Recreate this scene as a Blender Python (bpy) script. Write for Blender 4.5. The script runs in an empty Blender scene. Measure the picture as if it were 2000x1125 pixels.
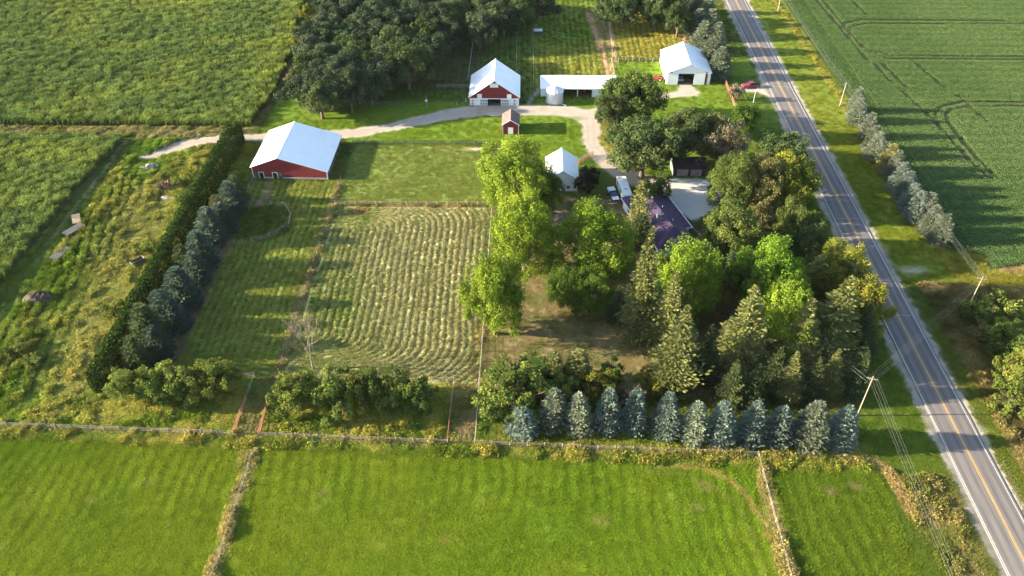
import bpy, bmesh, math, random
import numpy as np
from mathutils import Vector, Matrix

# ------------------------------------------------------------------ camera, light, exposure
scene = bpy.context.scene
COL = scene.collection
R = math.radians
FPX, PITCH, CAMH = 1585.0, R(40.5), 116.0          # focal length in photo pixels, tilt, flying height
YAW = math.atan(30 * math.cos(PITCH) / FPX)
cam_data = bpy.data.cameras.new('camera')
cam = bpy.data.objects.new('camera', cam_data)
COL.objects.link(cam)
cam.location = (0, 0, CAMH)
cam.rotation_euler = (R(90) - PITCH, 0, YAW)
cam_data.sensor_width = 36.0
cam_data.lens = FPX / 2000.0 * 36.0
cam_data.clip_start = 1.0
cam_data.clip_end = 6000.0
scene.camera = cam

SUN_EL = R(16.2)
SUN_AZ = R(-88.5)                                   # sun stands to the left (-X)
world = bpy.data.worlds.new('World')
scene.world = world
world.use_nodes = True
wn = world.node_tree
sky = wn.nodes.new('ShaderNodeTexSky')
sky.sky_type = 'NISHITA'
sky.sun_disc = False
sky.sun_elevation = SUN_EL
sky.sun_rotation = SUN_AZ
sky.air_density = 1.0
sky.dust_density = 1.0
bg = wn.nodes['Background']
bg.inputs['Strength'].default_value = 0.098
wn.links.new(sky.outputs[0], bg.inputs[0])
sun_data = bpy.data.lights.new('sun', 'SUN')
sun_data.energy = 5.0
sun_data.angle = R(0.55)
sun_data.color = (1.0, 0.87, 0.65)
sun = bpy.data.objects.new('sun', sun_data)
COL.objects.link(sun)
sdir = Vector((math.cos(SUN_EL), 0.026, -math.sin(SUN_EL)))
sun.rotation_euler = sdir.to_track_quat('-Z', 'Y').to_euler()
sun.location = (-150, 150, 120)
scene.view_settings.view_transform = 'Standard'
scene.view_settings.look = 'None'
scene.view_settings.exposure = 2.35
scene.view_settings.gamma = 1.0
scene.view_settings.use_curve_mapping = False

rng = np.random.default_rng(7)
random.seed(7)

# surveying helper: the drone's calibrated lens turned into map coordinates (metres)
_cp, _sp = math.cos(PITCH), math.sin(PITCH)
_r = np.array([math.cos(YAW), math.sin(YAW), 0.0])
_f = np.array([-math.sin(YAW) * _cp, math.cos(YAW) * _cp, -_sp])
_u = np.cross(_r, _f)
_c = np.array([0, 0, CAMH])
def at(x, y, z=0.0):
    d = (x - 1000) / FPX * _r - (y - 562.5) / FPX * _u + _f
    return _c + (z - CAMH) / d[2] * d
def frame_xy(P):
    q = P - _c
    zc = q @ _f
    return 1000 + FPX * (q @ _r) / zc, 562.5 - FPX * (q @ _u) / zc

# ------------------------------------------------------------------ noise
_perm = rng.random((256, 256))
def vnoise(x, y):
    xi = np.floor(x).astype(int); yi = np.floor(y).astype(int)
    fx = x - xi; fy = y - yi
    fx = fx * fx * (3 - 2 * fx); fy = fy * fy * (3 - 2 * fy)
    a = _perm[xi & 255, yi & 255]; b = _perm[(xi + 1) & 255, yi & 255]
    c = _perm[xi & 255, (yi + 1) & 255]; d = _perm[(xi + 1) & 255, (yi + 1) & 255]
    return (a * (1 - fx) + b * fx) * (1 - fy) + (c * (1 - fx) + d * fx) * fy
def fbm(x, y, s, o=4):
    t = 0; a = 1; n = 0
    for i in range(o):
        t = t + a * vnoise(x / s + 17.3 * i, y / s - 9.1 * i); n += a
        a *= .55; s *= .5
    return t / n
def sstep(a, b, x):
    t = np.clip((x - a) / (b - a), 0, 1)
    return t * t * (3 - 2 * t)

# ------------------------------------------------------------------ materials
MATS = {}
def nmat(name):
    m = bpy.data.materials.new(name)
    m.use_nodes = True
    MATS[name] = m
    nt = m.node_tree
    p = nt.nodes['Principled BSDF']
    return m, nt, p
def N(nt, t, **kw):
    n = nt.nodes.new(t)
    for k, v in kw.items():
        if k.startswith('i_'): n.inputs[int(k[2:])].default_value = v
        else: setattr(n, k, v)
    return n
def simple(name, col, rough=.7, metal=0.0, noise=0.15, scale=2.0, bump=0.0, bscale=20., wave=None, spec=.3, dirt=None):
    """plain surface with colour variation, optional rib relief (wave = (axis, period))"""
    m, nt, p = nmat(name)
    p.inputs['Roughness'].default_value = rough
    p.inputs['Metallic'].default_value = metal
    p.inputs['Specular IOR Level'].default_value = spec
    tc = N(nt, 'ShaderNodeTexCoord')
    nz = N(nt, 'ShaderNodeTexNoise'); nz.inputs['Scale'].default_value = scale; nz.inputs['Detail'].default_value = 5
    nt.links.new(tc.outputs['Object'], nz.inputs['Vector'])
    mr = N(nt, 'ShaderNodeMapRange'); mr.inputs[1].default_value = .3; mr.inputs[2].default_value = .7
    mr.inputs[3].default_value = 1 - noise; mr.inputs[4].default_value = 1 + noise
    nt.links.new(nz.outputs[0], mr.inputs[0])
    mx = N(nt, 'ShaderNodeMix', data_type='RGBA', blend_type='MULTIPLY'); mx.inputs[0].default_value = 1
    mx.inputs[6].default_value = (*col, 1)
    nt.links.new(mr.outputs[0], mx.inputs[7])
    out = mx.outputs[2]
    if dirt:
        nz2 = N(nt, 'ShaderNodeTexNoise'); nz2.inputs['Scale'].default_value = dirt[1]; nz2.inputs['Detail'].default_value = 8
        nt.links.new(tc.outputs['Object'], nz2.inputs['Vector'])
        m2 = N(nt, 'ShaderNodeMapRange'); m2.inputs[1].default_value = .5; m2.inputs[2].default_value = .75
        m2.inputs[4].default_value = dirt[2]
        nt.links.new(nz2.outputs[0], m2.inputs[0])
        mx2 = N(nt, 'ShaderNodeMix', data_type='RGBA'); mx2.inputs[7].default_value = (*dirt[0], 1)
        nt.links.new(m2.outputs[0], mx2.inputs[0]); nt.links.new(out, mx2.inputs[6])
        out = mx2.outputs[2]
    nt.links.new(out, p.inputs['Base Color'])
    if wave:
        wv = N(nt, 'ShaderNodeTexWave', wave_type='BANDS', bands_direction=wave[0])
        wv.inputs['Scale'].default_value = math.pi / (10 * wave[1]) * 2
        nt.links.new(tc.outputs['Object'], wv.inputs['Vector'])
        bp = N(nt, 'ShaderNodeBump'); bp.inputs['Strength'].default_value = .4; bp.inputs['Distance'].default_value = .03
        nt.links.new(wv.outputs[1], bp.inputs['Height']); nt.links.new(bp.outputs[0], p.inputs['Normal'])
    elif bump:
        nz3 = N(nt, 'ShaderNodeTexNoise'); nz3.inputs['Scale'].default_value = bscale; nz3.inputs['Detail'].default_value = 6
        nt.links.new(tc.outputs['Object'], nz3.inputs['Vector'])
        bp = N(nt, 'ShaderNodeBump'); bp.inputs['Strength'].default_value = bump; bp.inputs['Distance'].default_value = .1
        nt.links.new(nz3.outputs[0], bp.inputs['Height']); nt.links.new(bp.outputs[0], p.inputs['Normal'])
    return m
def attr_mat(name, bscale=6., bump=.5, dist=.12, rough=.9, fine=.25):
    """soil / turf: colour comes from the mesh's own 'Col' attribute, broken up by fine grain"""
    m, nt, p = nmat(name)
    p.inputs['Roughness'].default_value = rough
    p.inputs['Specular IOR Level'].default_value = .1
    a = N(nt, 'ShaderNodeAttribute', attribute_name='Col')
    g = N(nt, 'ShaderNodeNewGeometry')
    nz = N(nt, 'ShaderNodeTexNoise'); nz.inputs['Scale'].default_value = bscale; nz.inputs['Detail'].default_value = 6; nz.inputs['Roughness'].default_value = .7
    nt.links.new(g.outputs['Position'], nz.inputs['Vector'])
    mr = N(nt, 'ShaderNodeMapRange'); mr.inputs[1].default_value = .25; mr.inputs[2].default_value = .75
    mr.inputs[3].default_value = 1 - fine; mr.inputs[4].default_value = 1 + fine
    nt.links.new(nz.outputs[0], mr.inputs[0])
    mx = N(nt, 'ShaderNodeMix', data_type='RGBA', blend_type='MULTIPLY'); mx.inputs[0].default_value = 1
    nt.links.new(a.outputs['Color'], mx.inputs[6]); nt.links.new(mr.outputs[0], mx.inputs[7])
    nt.links.new(mx.outputs[2], p.inputs['Base Color'])
    bp = N(nt, 'ShaderNodeBump'); bp.inputs['Strength'].default_value = bump; bp.inputs['Distance'].default_value = dist
    nt.links.new(nz.outputs[0], bp.inputs['Height']); nt.links.new(bp.outputs[0], p.inputs['Normal'])
    return m
def leaf_mat(name, col, trans=.3, inst=None, hue=.0, var=.18):
    """thin leaf: diffuse + translucent, tinted by the mesh's leaf variation and by the single plant"""
    m = bpy.data.materials.new(name); m.use_nodes = True; MATS[name] = m
    nt = m.node_tree
    for n in list(nt.nodes):
        if n.type != 'OUTPUT_MATERIAL': nt.nodes.remove(n)
    out = [n for n in nt.nodes if n.type == 'OUTPUT_MATERIAL'][0]
    a = N(nt, 'ShaderNodeAttribute', attribute_name='Col')
    mx = N(nt, 'ShaderNodeMix', data_type='RGBA', blend_type='MULTIPLY'); mx.inputs[0].default_value = 1
    nt.links.new(a.outputs['Color'], mx.inputs[6])
    if inst:
        b = N(nt, 'ShaderNodeAttribute', attribute_name=inst, attribute_type='INSTANCER')
        nt.links.new(b.outputs['Color'], mx.inputs[7])
        c = mx.outputs[2]
    else:
        mx.inputs[7].default_value = (*col, 1)
        oi = N(nt, 'ShaderNodeObjectInfo')
        mr = N(nt, 'ShaderNodeMapRange'); mr.inputs[3].default_value = 1 - var; mr.inputs[4].default_value = 1 + var
        nt.links.new(oi.outputs['Random'], mr.inputs[0])
        hs = N(nt, 'ShaderNodeHueSaturation')
        nt.links.new(mr.outputs[0], hs.inputs['Value'])
        m2 = N(nt, 'ShaderNodeMath', operation='MULTIPLY_ADD'); m2.inputs[1].default_value = 7.13; m2.inputs[2].default_value = 0
        m3 = N(nt, 'ShaderNodeMath', operation='FRACT')
        m4 = N(nt, 'ShaderNodeMapRange'); m4.inputs[3].default_value = .5 - hue; m4.inputs[4].default_value = .5 + hue
        nt.links.new(oi.outputs['Random'], m2.inputs[0]); nt.links.new(m2.outputs[0], m3.inputs[0]); nt.links.new(m3.outputs[0], m4.inputs[0])
        nt.links.new(m4.outputs[0], hs.inputs['Hue'])
        nt.links.new(mx.outputs[2], hs.inputs['Color'])
        c = hs.outputs[0]
    d = N(nt, 'ShaderNodeBsdfDiffuse'); t = N(nt, 'ShaderNodeBsdfTranslucent'); ms = N(nt, 'ShaderNodeMixShader')
    ms.inputs[0].default_value = trans
    nt.links.new(c, d.inputs[0]); nt.links.new(c, t.inputs[0])
    nt.links.new(d.outputs[0], ms.inputs[1]); nt.links.new(t.outputs[0], ms.inputs[2])
    nt.links.new(ms.outputs[0], out.inputs[0])
    return m

M = dict(
    turf=attr_mat('turf'), gravel=attr_mat('gravel', 5., .35, .05, .9, .18), soil=attr_mat('soil'),
    hay=attr_mat('mown_hay', 9., .9, .12, .9, .35),
    white_roof=simple('white_metal_roof', (.80, .81, .82), .35, 0, .03, .35, wave=('X', .45), spec=.5, dirt=((.6, .58, .54), .25, .25)),
    white_roof_y=simple('white_metal_roof_ribs', (.80, .81, .82), .35, 0, .03, .35, wave=('Y', .45), spec=.5, dirt=((.6, .58, .54), .25, .25)),
    red=simple('red_metal_siding', (.20, .030, .034), .5, 0, .10, .6, wave=('X', .35)),
    red_y=simple('red_metal_siding_side', (.20, .030, .034), .5, 0, .10, .6, wave=('Y', .35)),
    white=simple('white_painted_siding', (.80, .80, .80), .6, 0, .04, .8, wave=('Z', .22), dirt=((.6, .58, .54), .5, .2)),
    white_rib=simple('white_ribbed_siding', (.78, .80, .81), .5, 0, .04, .8, wave=('X', .4), dirt=((.6, .6, .57), .4, .2)),
    trim=simple('white_trim', (.78, .78, .77), .5, 0, .03, 1.),
    concrete=simple('concrete', (.33, .32, .31), .85, 0, .2, 1.5, .3, 12.),
    dark=simple('dark_interior', (.03, .027, .025), .9, 0, .2, 1.),
    floor=simple('dirt_floor', (.16, .13, .10), .95, 0, .25, 1., .3, 6.),
    oldwood=simple('weathered_wood', (.26, .23, .20), .85, 0, .3, 1.2, .3, 8.),
    greywood=simple('grey_boards', (.085, .082, .08), .85, 0, .3, .8, .3, 8.),
    tanwood=simple('tan_rail_wood', (.42, .30, .19), .8, 0, .25, 1.),
    palewood=simple('pale_fence_wood', (.36, .32, .27), .8, 0, .2, 1.),
    rust=simple('rusty_red_rail', (.34, .135, .09), .7, 0, .3, 1.5),
    wire=simple('fence_wire', (.62, .62, .60), .4, .2, .1, 2.),
    pole=simple('pole_wood', (.30, .23, .17), .85, 0, .25, 1.),
    cable=simple('power_cable', (.22, .22, .22), .5, .1, .05, 1.),
    shingle=simple('brown_shingle', (.16, .105, .095), .9, 0, .3, 1.5, .5, 9.),
    purple=simple('purple_metal_roof', (.056, .036, .072), .55, 0, .15, .5, spec=.25, dirt=((.072, .05, .075), .4, .4)),
    brownroof=simple('dark_brown_roof', (.045, .03, .028), .9, 0, .25, 1., .4, 8.),
    galv=simple('galvanised_steel', (.62, .65, .70), .35, .55, .08, 1.2, wave=('Z', .16)),
    galvroof=simple('galvanised_cone', (.62, .64, .68), .35, .5, .08, 1.2),
    glass=simple('window_glass', (.02, .03, .05), .08, 0, .1, 1., spec=.8),
    tyre=simple('tyre_rubber', (.02, .02, .02), .85, 0, .2, 4.),
    maroon=simple('maroon_paint', (.22, .016, .04), .25, .1, .05, 1., spec=.6),
    redpaint=simple('tractor_red_paint', (.50, .03, .03), .35, 0, .08, 1., spec=.5),
    carwhite=simple('white_vehicle_paint', (.72, .73, .74), .3, 0, .04, 1., spec=.5),
    navy=simple('dark_vehicle_paint', (.03, .045, .08), .3, .1, .05, 1., spec=.6),
    greyveh=simple('grey_vehicle_paint', (.3, .32, .33), .35, .1, .06, 1., spec=.5),
    chrome=simple('vehicle_metal', (.55, .55, .55), .3, .7, .05, 2.),
    amber=simple('amber_lens', (.7, .3, .08), .3, 0, .05, 2.),
    ring=simple('wheel_ornament', (.16, .10, .12), .7, 0, .15, 2.),
    bark=simple('bark', (.12, .09, .065), .95, 0, .35, 3., .6, 8.),
    barkpale=simple('pale_dead_wood', (.22, .185, .14), .9, 0, .3, 3., .5, 8.),
    dung=simple('manure_heap', (.075, .055, .038), .95, 0, .5, 1.4, .9, 5.),
    stone=simple('field_stone', (.36, .30, .25), .85, 0, .35, 2.2, .5, 6.),
    scrap=simple('rusted_scrap', (.22, .09, .05), .85, 0, .45, 1.5, .6, 6.),
    paintwhite=simple('road_paint_white', (.50, .50, .48), .6, 0, .2, 3., dirt=((.25, .24, .24), 2., .6)),
    paintyellow=simple('road_paint_yellow', (.60, .33, .06), .6, 0, .2, 3., dirt=((.25, .2, .15), 2., .5)),
)
# asphalt: wheel tracks and old seams run along the road
def asphalt():
    m, nt, p = nmat('asphalt')
    p.inputs['Roughness'].default_value = .8
    p.inputs['Specular IOR Level'].default_value = .25
    tc = N(nt, 'ShaderNodeTexCoord')
    sx = N(nt, 'ShaderNodeSeparateXYZ'); nt.links.new(tc.outputs['Object'], sx.inputs[0])
    ab = N(nt, 'ShaderNodeMath', operation='ABSOLUTE'); nt.links.new(sx.outputs[0], ab.inputs[0])
    rp = N(nt, 'ShaderNodeValToRGB')
    sc = N(nt, 'ShaderNodeMath', operation='DIVIDE'); sc.inputs[1].default_value = 4.0
    nt.links.new(ab.outputs[0], sc.inputs[0]); nt.links.new(sc.outputs[0], rp.inputs[0])
    e = rp.color_ramp.elements
    base = (.155, .136, .124, 1); track = (.114, .102, .099, 1)
    e[0].position = 0; e[0].color = (.18, .155, .138, 1)
    e[1].position = 1; e[1].color = (.185, .16, .14, 1)
    for pos, c in ((.05, base), (.15, base), (.26, track), (.40, base), (.52, (.165, .144, .131, 1)), (.66, track), (.80, base)):
        k = e.new(pos); k.color = c
    mp = N(nt, 'ShaderNodeMapping'); mp.inputs['Scale'].default_value = (1.5, .08, 1)
    nt.links.new(tc.outputs['Object'], mp.inputs[0])
    nz = N(nt, 'ShaderNodeTexNoise'); nz.inputs['Scale'].default_value = 1.2; nz.inputs['Detail'].default_value = 8; nz.inputs['Roughness'].default_value = .65
    nt.links.new(mp.outputs[0], nz.inputs['Vector'])
    mr = N(nt, 'ShaderNodeMapRange'); mr.inputs[1].default_value = .3; mr.inputs[2].default_value = .7; mr.inputs[3].default_value = .78; mr.inputs[4].default_value = 1.22
    nt.links.new(nz.outputs[0], mr.inputs[0])
    mx = N(nt, 'ShaderNodeMix', data_type='RGBA', blend_type='MULTIPLY'); mx.inputs[0].default_value = 1
    nt.links.new(rp.outputs[0], mx.inputs[6]); nt.links.new(mr.outputs[0], mx.inputs[7])
    nt.links.new(mx.outputs[2], p.inputs['Base Color'])
    return m
M['asphalt'] = asphalt()
LEAF = dict(
    oak=leaf_mat('oak_leaf', (.068, .096, .034), .22, hue=.012),
    oak_far=leaf_mat('wood_oak_leaf', (.058, .080, .042), .2, hue=.012),
    oak_green=leaf_mat('green_oak_leaf', (.085, .115, .028), .28, hue=.01),
    olive=leaf_mat('olive_leaf', (.130, .130, .045), .25, hue=.01),
    ashbrown=leaf_mat('thin_greying_leaf', (.15, .125, .075), .2, hue=.01),
    maple=leaf_mat('maple_leaf', (.115, .192, .021), .28, hue=.012),
    maple_lime=leaf_mat('lime_maple_leaf', (.145, .218, .024), .28, hue=.01),
    maple_dark=leaf_mat('deep_maple_leaf', (.070, .118, .018), .26, hue=.01),
    goldgreen=leaf_mat('golden_green_leaf', (.150, .160, .024), .28, hue=.01),
    shrub=leaf_mat('shrub_leaf', (.135, .165, .034), .3, hue=.014),
    shrub_dark=leaf_mat('dark_shrub_leaf', (.095, .135, .030), .28, hue=.014),
    blue=leaf_mat('blue_spruce_needle', (.122, .160, .122), .12, hue=.012, var=.22),
    bluegrey=leaf_mat('grey_spruce_needle', (.150, .176, .112), .12, hue=.012, var=.2),
    bluedark=leaf_mat('dark_blue_spruce_needle', (.058, .084, .056), .12, hue=.012),
    norway=leaf_mat('norway_spruce_needle', (.162, .172, .054), .15, hue=.012),
    norway_dark=leaf_mat('dark_spruce_needle', (.068, .090, .034), .15, hue=.012),
    pine=leaf_mat('pine_needle', (.19, .19, .06), .18, hue=.012),
    pine_lime=leaf_mat('lime_pine_needle', (.155, .165, .026), .22, hue=.01),
    yew=leaf_mat('dark_evergreen_leaf', (.026, .030, .020), .12),
    hedge=leaf_mat('hedge_leaf', (.034, .062, .014), .15),
    inst=leaf_mat('blade', (1, 1, 1), .3, inst='tint'),
)

# ------------------------------------------------------------------ mesh helpers
def np_mesh(name, V, Fq=None, Ft=None, col=None, mat=None, smooth=False):
    me = bpy.data.meshes.new(name)
    V = np.asarray(V, dtype=np.float32).reshape(-1, 3)
    loops = []; sizes = []
    if Fq is not None and len(Fq): loops.append(np.asarray(Fq, np.int32).ravel()); sizes.append(np.full(len(Fq), 4, np.int32))
    if Ft is not None and len(Ft): loops.append(np.asarray(Ft, np.int32).ravel()); sizes.append(np.full(len(Ft), 3, np.int32))
    L = np.concatenate(loops) if loops else np.zeros(0, np.int32)
    S = np.concatenate(sizes) if sizes else np.zeros(0, np.int32)
    me.vertices.add(len(V)); me.vertices.foreach_set('co', V.ravel())
    if len(L):
        me.loops.add(len(L)); me.loops.foreach_set('vertex_index', L)
        me.polygons.add(len(S))
        me.polygons.foreach_set('loop_start', np.concatenate([[0], np.cumsum(S)[:-1]]).astype(np.int32))
        try: me.polygons.foreach_set('loop_total', S)
        except Exception: pass
        if smooth: me.polygons.foreach_set('use_smooth', np.ones(len(S), bool))
    if col is not None:
        a = me.attributes.new('Col', 'FLOAT_COLOR', 'POINT')
        c = np.ones((len(V), 4), np.float32); c[:, :3] = col
        a.data.foreach_set('color', c.ravel())
    me.update(calc_edges=True)
    me.validate()
    if mat: me.materials.append(mat)
    return me
def link(name, me, parent=None, loc=None):
    o = bpy.data.objects.new(name, me); COL.objects.link(o)
    if parent: o.parent = parent
    if loc is not None: o.location = loc
    return o
def tag(o, label, cat=None, group=None, kind=None):
    if label: o['label'] = label
    if cat: o['category'] = cat
    if group: o['group'] = group
    if kind: o['kind'] = kind
    return o
def thing(name, label, cat, loc=(0, 0, 0), rz=0.0, group=None):
    o = bpy.data.objects.new(name, None); COL.objects.link(o)
    o.empty_display_size = .5
    o.location = loc; o.rotation_euler = (0, 0, rz)
    return tag(o, label, cat, group)
class MB:
    def __init__(s): s.v = []; s.f = []
    def add(s, v, f):
        b = len(s.v); s.v += [tuple(map(float, p)) for p in v]; s.f += [tuple(b + i for i in q) for q in f]; return s
    def box(s, x0, x1, y0, y1, z0, z1):
        return s.add([(x0, y0, z0), (x1, y0, z0), (x1, y1, z0), (x0, y1, z0), (x0, y0, z1), (x1, y0, z1), (x1, y1, z1), (x0, y1, z1)],
                     [(3, 2, 1, 0), (4, 5, 6, 7), (0, 1, 5, 4), (1, 2, 6, 5), (2, 3, 7, 6), (3, 0, 4, 7)])
    def prism(s, pts, d):
        """pts: closed 3-D outline, extruded by vector d"""
        n = len(pts); P = [Vector(p) for p in pts]; Q = [p + Vector(d) for p in P]
        nrm = Vector((0, 0, 0))
        for i in range(n): nrm += P[i].cross(P[(i + 1) % n])
        fl = nrm.dot(Vector(d)) > 0
        f = [tuple(range(n))[::-1], tuple(range(n, 2 * n))] + [(i, (i + 1) % n, n + (i + 1) % n, n + i) for i in range(n)]
        if not fl: f = [q[::-1] for q in f]
        return s.add(P + Q, f)
    def tube(s, a, b, r0, r1=None, n=6, cap=True):
        a = Vector(a); b = Vector(b); r1 = r0 if r1 is None else r1
        d = (b - a).normalized(); u = d.orthogonal().normalized(); w = d.cross(u)
        v = []
        for p, r in ((a, r0), (b, r1)):
            for i in range(n):
                t = 2 * math.pi * i / n; v.append(p + u * math.cos(t) * r + w * math.sin(t) * r)
        f = [(i, (i + 1) % n, n + (i + 1) % n, n + i) for i in range(n)]
        if cap: f += [tuple(range(n))[::-1], tuple(range(n, 2 * n))]
        return s.add(v, f)
    def lathe(s, prof, n=24, c=(0, 0, 0)):
        v = []; f = []
        for r, z in prof:
            for i in range(n):
                t = 2 * math.pi * i / n; v.append((c[0] + r * math.cos(t), c[1] + r * math.sin(t), c[2] + z))
        for k in range(len(prof) - 1):
            for i in range(n): f.append((k * n + i, k * n + (i + 1) % n, (k + 1) * n + (i + 1) % n, (k + 1) * n + i))
        return s.add(v, f)
    def build(s, name, mat, parent=None, bevel=0, smooth=False):
        me = bpy.data.meshes.new(name); me.from_pydata(s.v, [], s.f); me.update()
        if bevel:
            bm = bmesh.new(); bm.from_mesh(me)
            bmesh.ops.bevel(bm, geom=list(bm.edges), offset=bevel, segments=2, affect='EDGES')
            bm.to_mesh(me); bm.free()
        if smooth: me.polygons.foreach_set('use_smooth', np.ones(len(me.polygons), bool))
        me.materials.append(mat)
        return link(name, me, parent)

# ------------------------------------------------------------------ map of the ground
ROADX = 79.8
def fenceY(X): return 95.4 - (X + 95.4) * 0.0345          # the long front fence
DRIVE = [(-103, 188.5, 1.0), (-99.5, 190.5, 2.0), (-95, 195.2, 2.6), (-88, 198.2, 2.3), (-77, 199.8, 2.2), (-62, 201.2, 2.3), (-47.5, 202.6, 2.6), (-38, 206.2, 2.6),
         (-30, 210.0, 2.8), (-20, 214.6, 3.2), (-8, 217.0, 3.6), (3, 217.4, 3.0), (13, 216.6, 3.2), (19.5, 213.0, 3.6), (19.6, 206, 2.6),
         (19.2, 198, 2.5), (21.5, 190.5, 2.6), (26.0, 183.5, 3.0), (31, 179.0, 3.4), (38, 176, 4.0)]
PAD = [(35.5, 176), (39.5, 180.8), (49.3, 180.9), (50.6, 174), (49.0, 168.5), (45.2, 163.8), (41.8, 161.5), (38.5, 166)]
SHEDPAD = [(48.6, 234), (52.6, 234), (54.2, 229), (53.0, 226.6), (44.0, 225.2), (36.5, 224.4), (24, 217.5), (20, 212), (16, 216.5), (28, 221.5), (42, 227.6), (47.8, 230.0)]
APRON = [(64, 229.5), (64, 232.5), (75.5, 234.5), (75.5, 225.8), (72, 229)]
SOYTR = [  # tractor turning tracks in the beans (map points)
    [(1592, 0), (1640, 57), (1694, 120)], [(1604, 0), (1655, 62)], [(1708, 128), (1737, 160)], [(1722, 127), (1768, 172)], [(1762, 181), (1830, 245), (1890, 315), (1930, 350)],
    [(1848, 238), (1905, 310), (1945, 350)], [(1640, 57), (1655, 45), (1685, 41), (2050, 44)], [(1658, 66), (1660, 54), (1690, 48), (2050, 48)], [(1658, 66), (1685, 95), (1735, 110), (2050, 114)],
    [(1690, 100), (1735, 117), (2050, 119)], [(1827, 240), (1826, 225), (1838, 210), (1875, 202), (2050, 203)], [(1848, 238), (1846, 226), (1856, 216), (1890, 210), (2050, 210)],
    [(1660, 0), (1692, 31)], [(1778, 118), (1842, 172)], [(1870, 190), (1925, 238)]]
SOYTRW = [[tuple(at(*p)[:2]) for p in l] for l in SOYTR]

def seg_dist(X, Y, pts, width=False):
    best = np.full(X.shape, 1e9)
    for a, b in zip(pts[:-1], pts[1:]):
        dx, dy = b[0] - a[0], b[1] - a[1]
        t = np.clip(((X - a[0]) * dx + (Y - a[1]) * dy) / (dx * dx + dy * dy + 1e-9), 0, 1)
        d = np.hypot(X - a[0] - t * dx, Y - a[1] - t * dy)
        if width: d = d - (a[2] + t * (b[2] - a[2]))
        best = np.minimum(best, d)
    return best
def poly_sd(X, Y, pts):
    """signed distance, negative inside"""
    d = seg_dist(X, Y, list(pts) + [pts[0]])
    ins = np.zeros(X.shape, bool)
    n = len(pts)
    for i in range(n):
        x0, y0 = pts[i]; x1, y1 = pts[(i + 1) % n]
        c = ((y0 > Y) != (y1 > Y)) & (X < (x1 - x0) * (Y - y0) / (y1 - y0 + 1e-12) + x0)
        ins ^= c
    return np.where(ins, -d, d)
def rect_sd(X, Y, x0, x1, y0, y1):
    return np.maximum(np.maximum(x0 - X, X - x1), np.maximum(y0 - Y, Y - y1))

CORN_A = [(-260, 205.5), (-77.8, 205.5), (-76.6, 215), (-75.8, 225), (-75.6, 241), (-77.5, 262), (-82, 302), (-84, 345), (-260, 345)]
CORN_B = [(-260, 198.2), (-111.4, 198.2), (-113.6, 163), (-114.6, 133.8), (-115, 110), (-115, 96), (-260, 96)]
SOY = [(97.6, 345), (97.9, 255), (99.0, 211), (99.6, 178), (101.4, 151.5), (106.3, 148.7), (106, 143.4), (116, 145.8), (124, 150), (240, 152), (240, 345)]
ZONES = ['ground', 'hay_field', 'meadow', 'pasture', 'hay_paddock', 'grass_paddock', 'lawn', 'yard', 'gravel_drive', 'corn_field', 'soybean_field', 'road_verge', 'road_shoulder', 'brush_ground', 'back_pasture']
Z = {n: i for i, n in enumerate(ZONES)}

def windrow(X, Y):
    """swath phase of the cut hay paddock: loops round the edge, straight lanes in the middle"""
    cx, cy, ax, L = -42.5, 138.5, 36.5, 18.0
    wx = X + 1.6 * (fbm(X, Y, 18, 2) - .5) + .22 * (fbm(X + 50, Y, 5, 2) - .5)
    wy = Y + 1.3 * (fbm(X + 90, Y, 14, 2) - .5)
    ex = np.abs(wx - cx); ey = np.maximum(np.abs(wy - cy) - L, 0)
    d = (ex ** 3 + (ey * 2.0) ** 3) ** (1 / 3) / ax
    return d, (1 - d) * ax / 1.5

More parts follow.
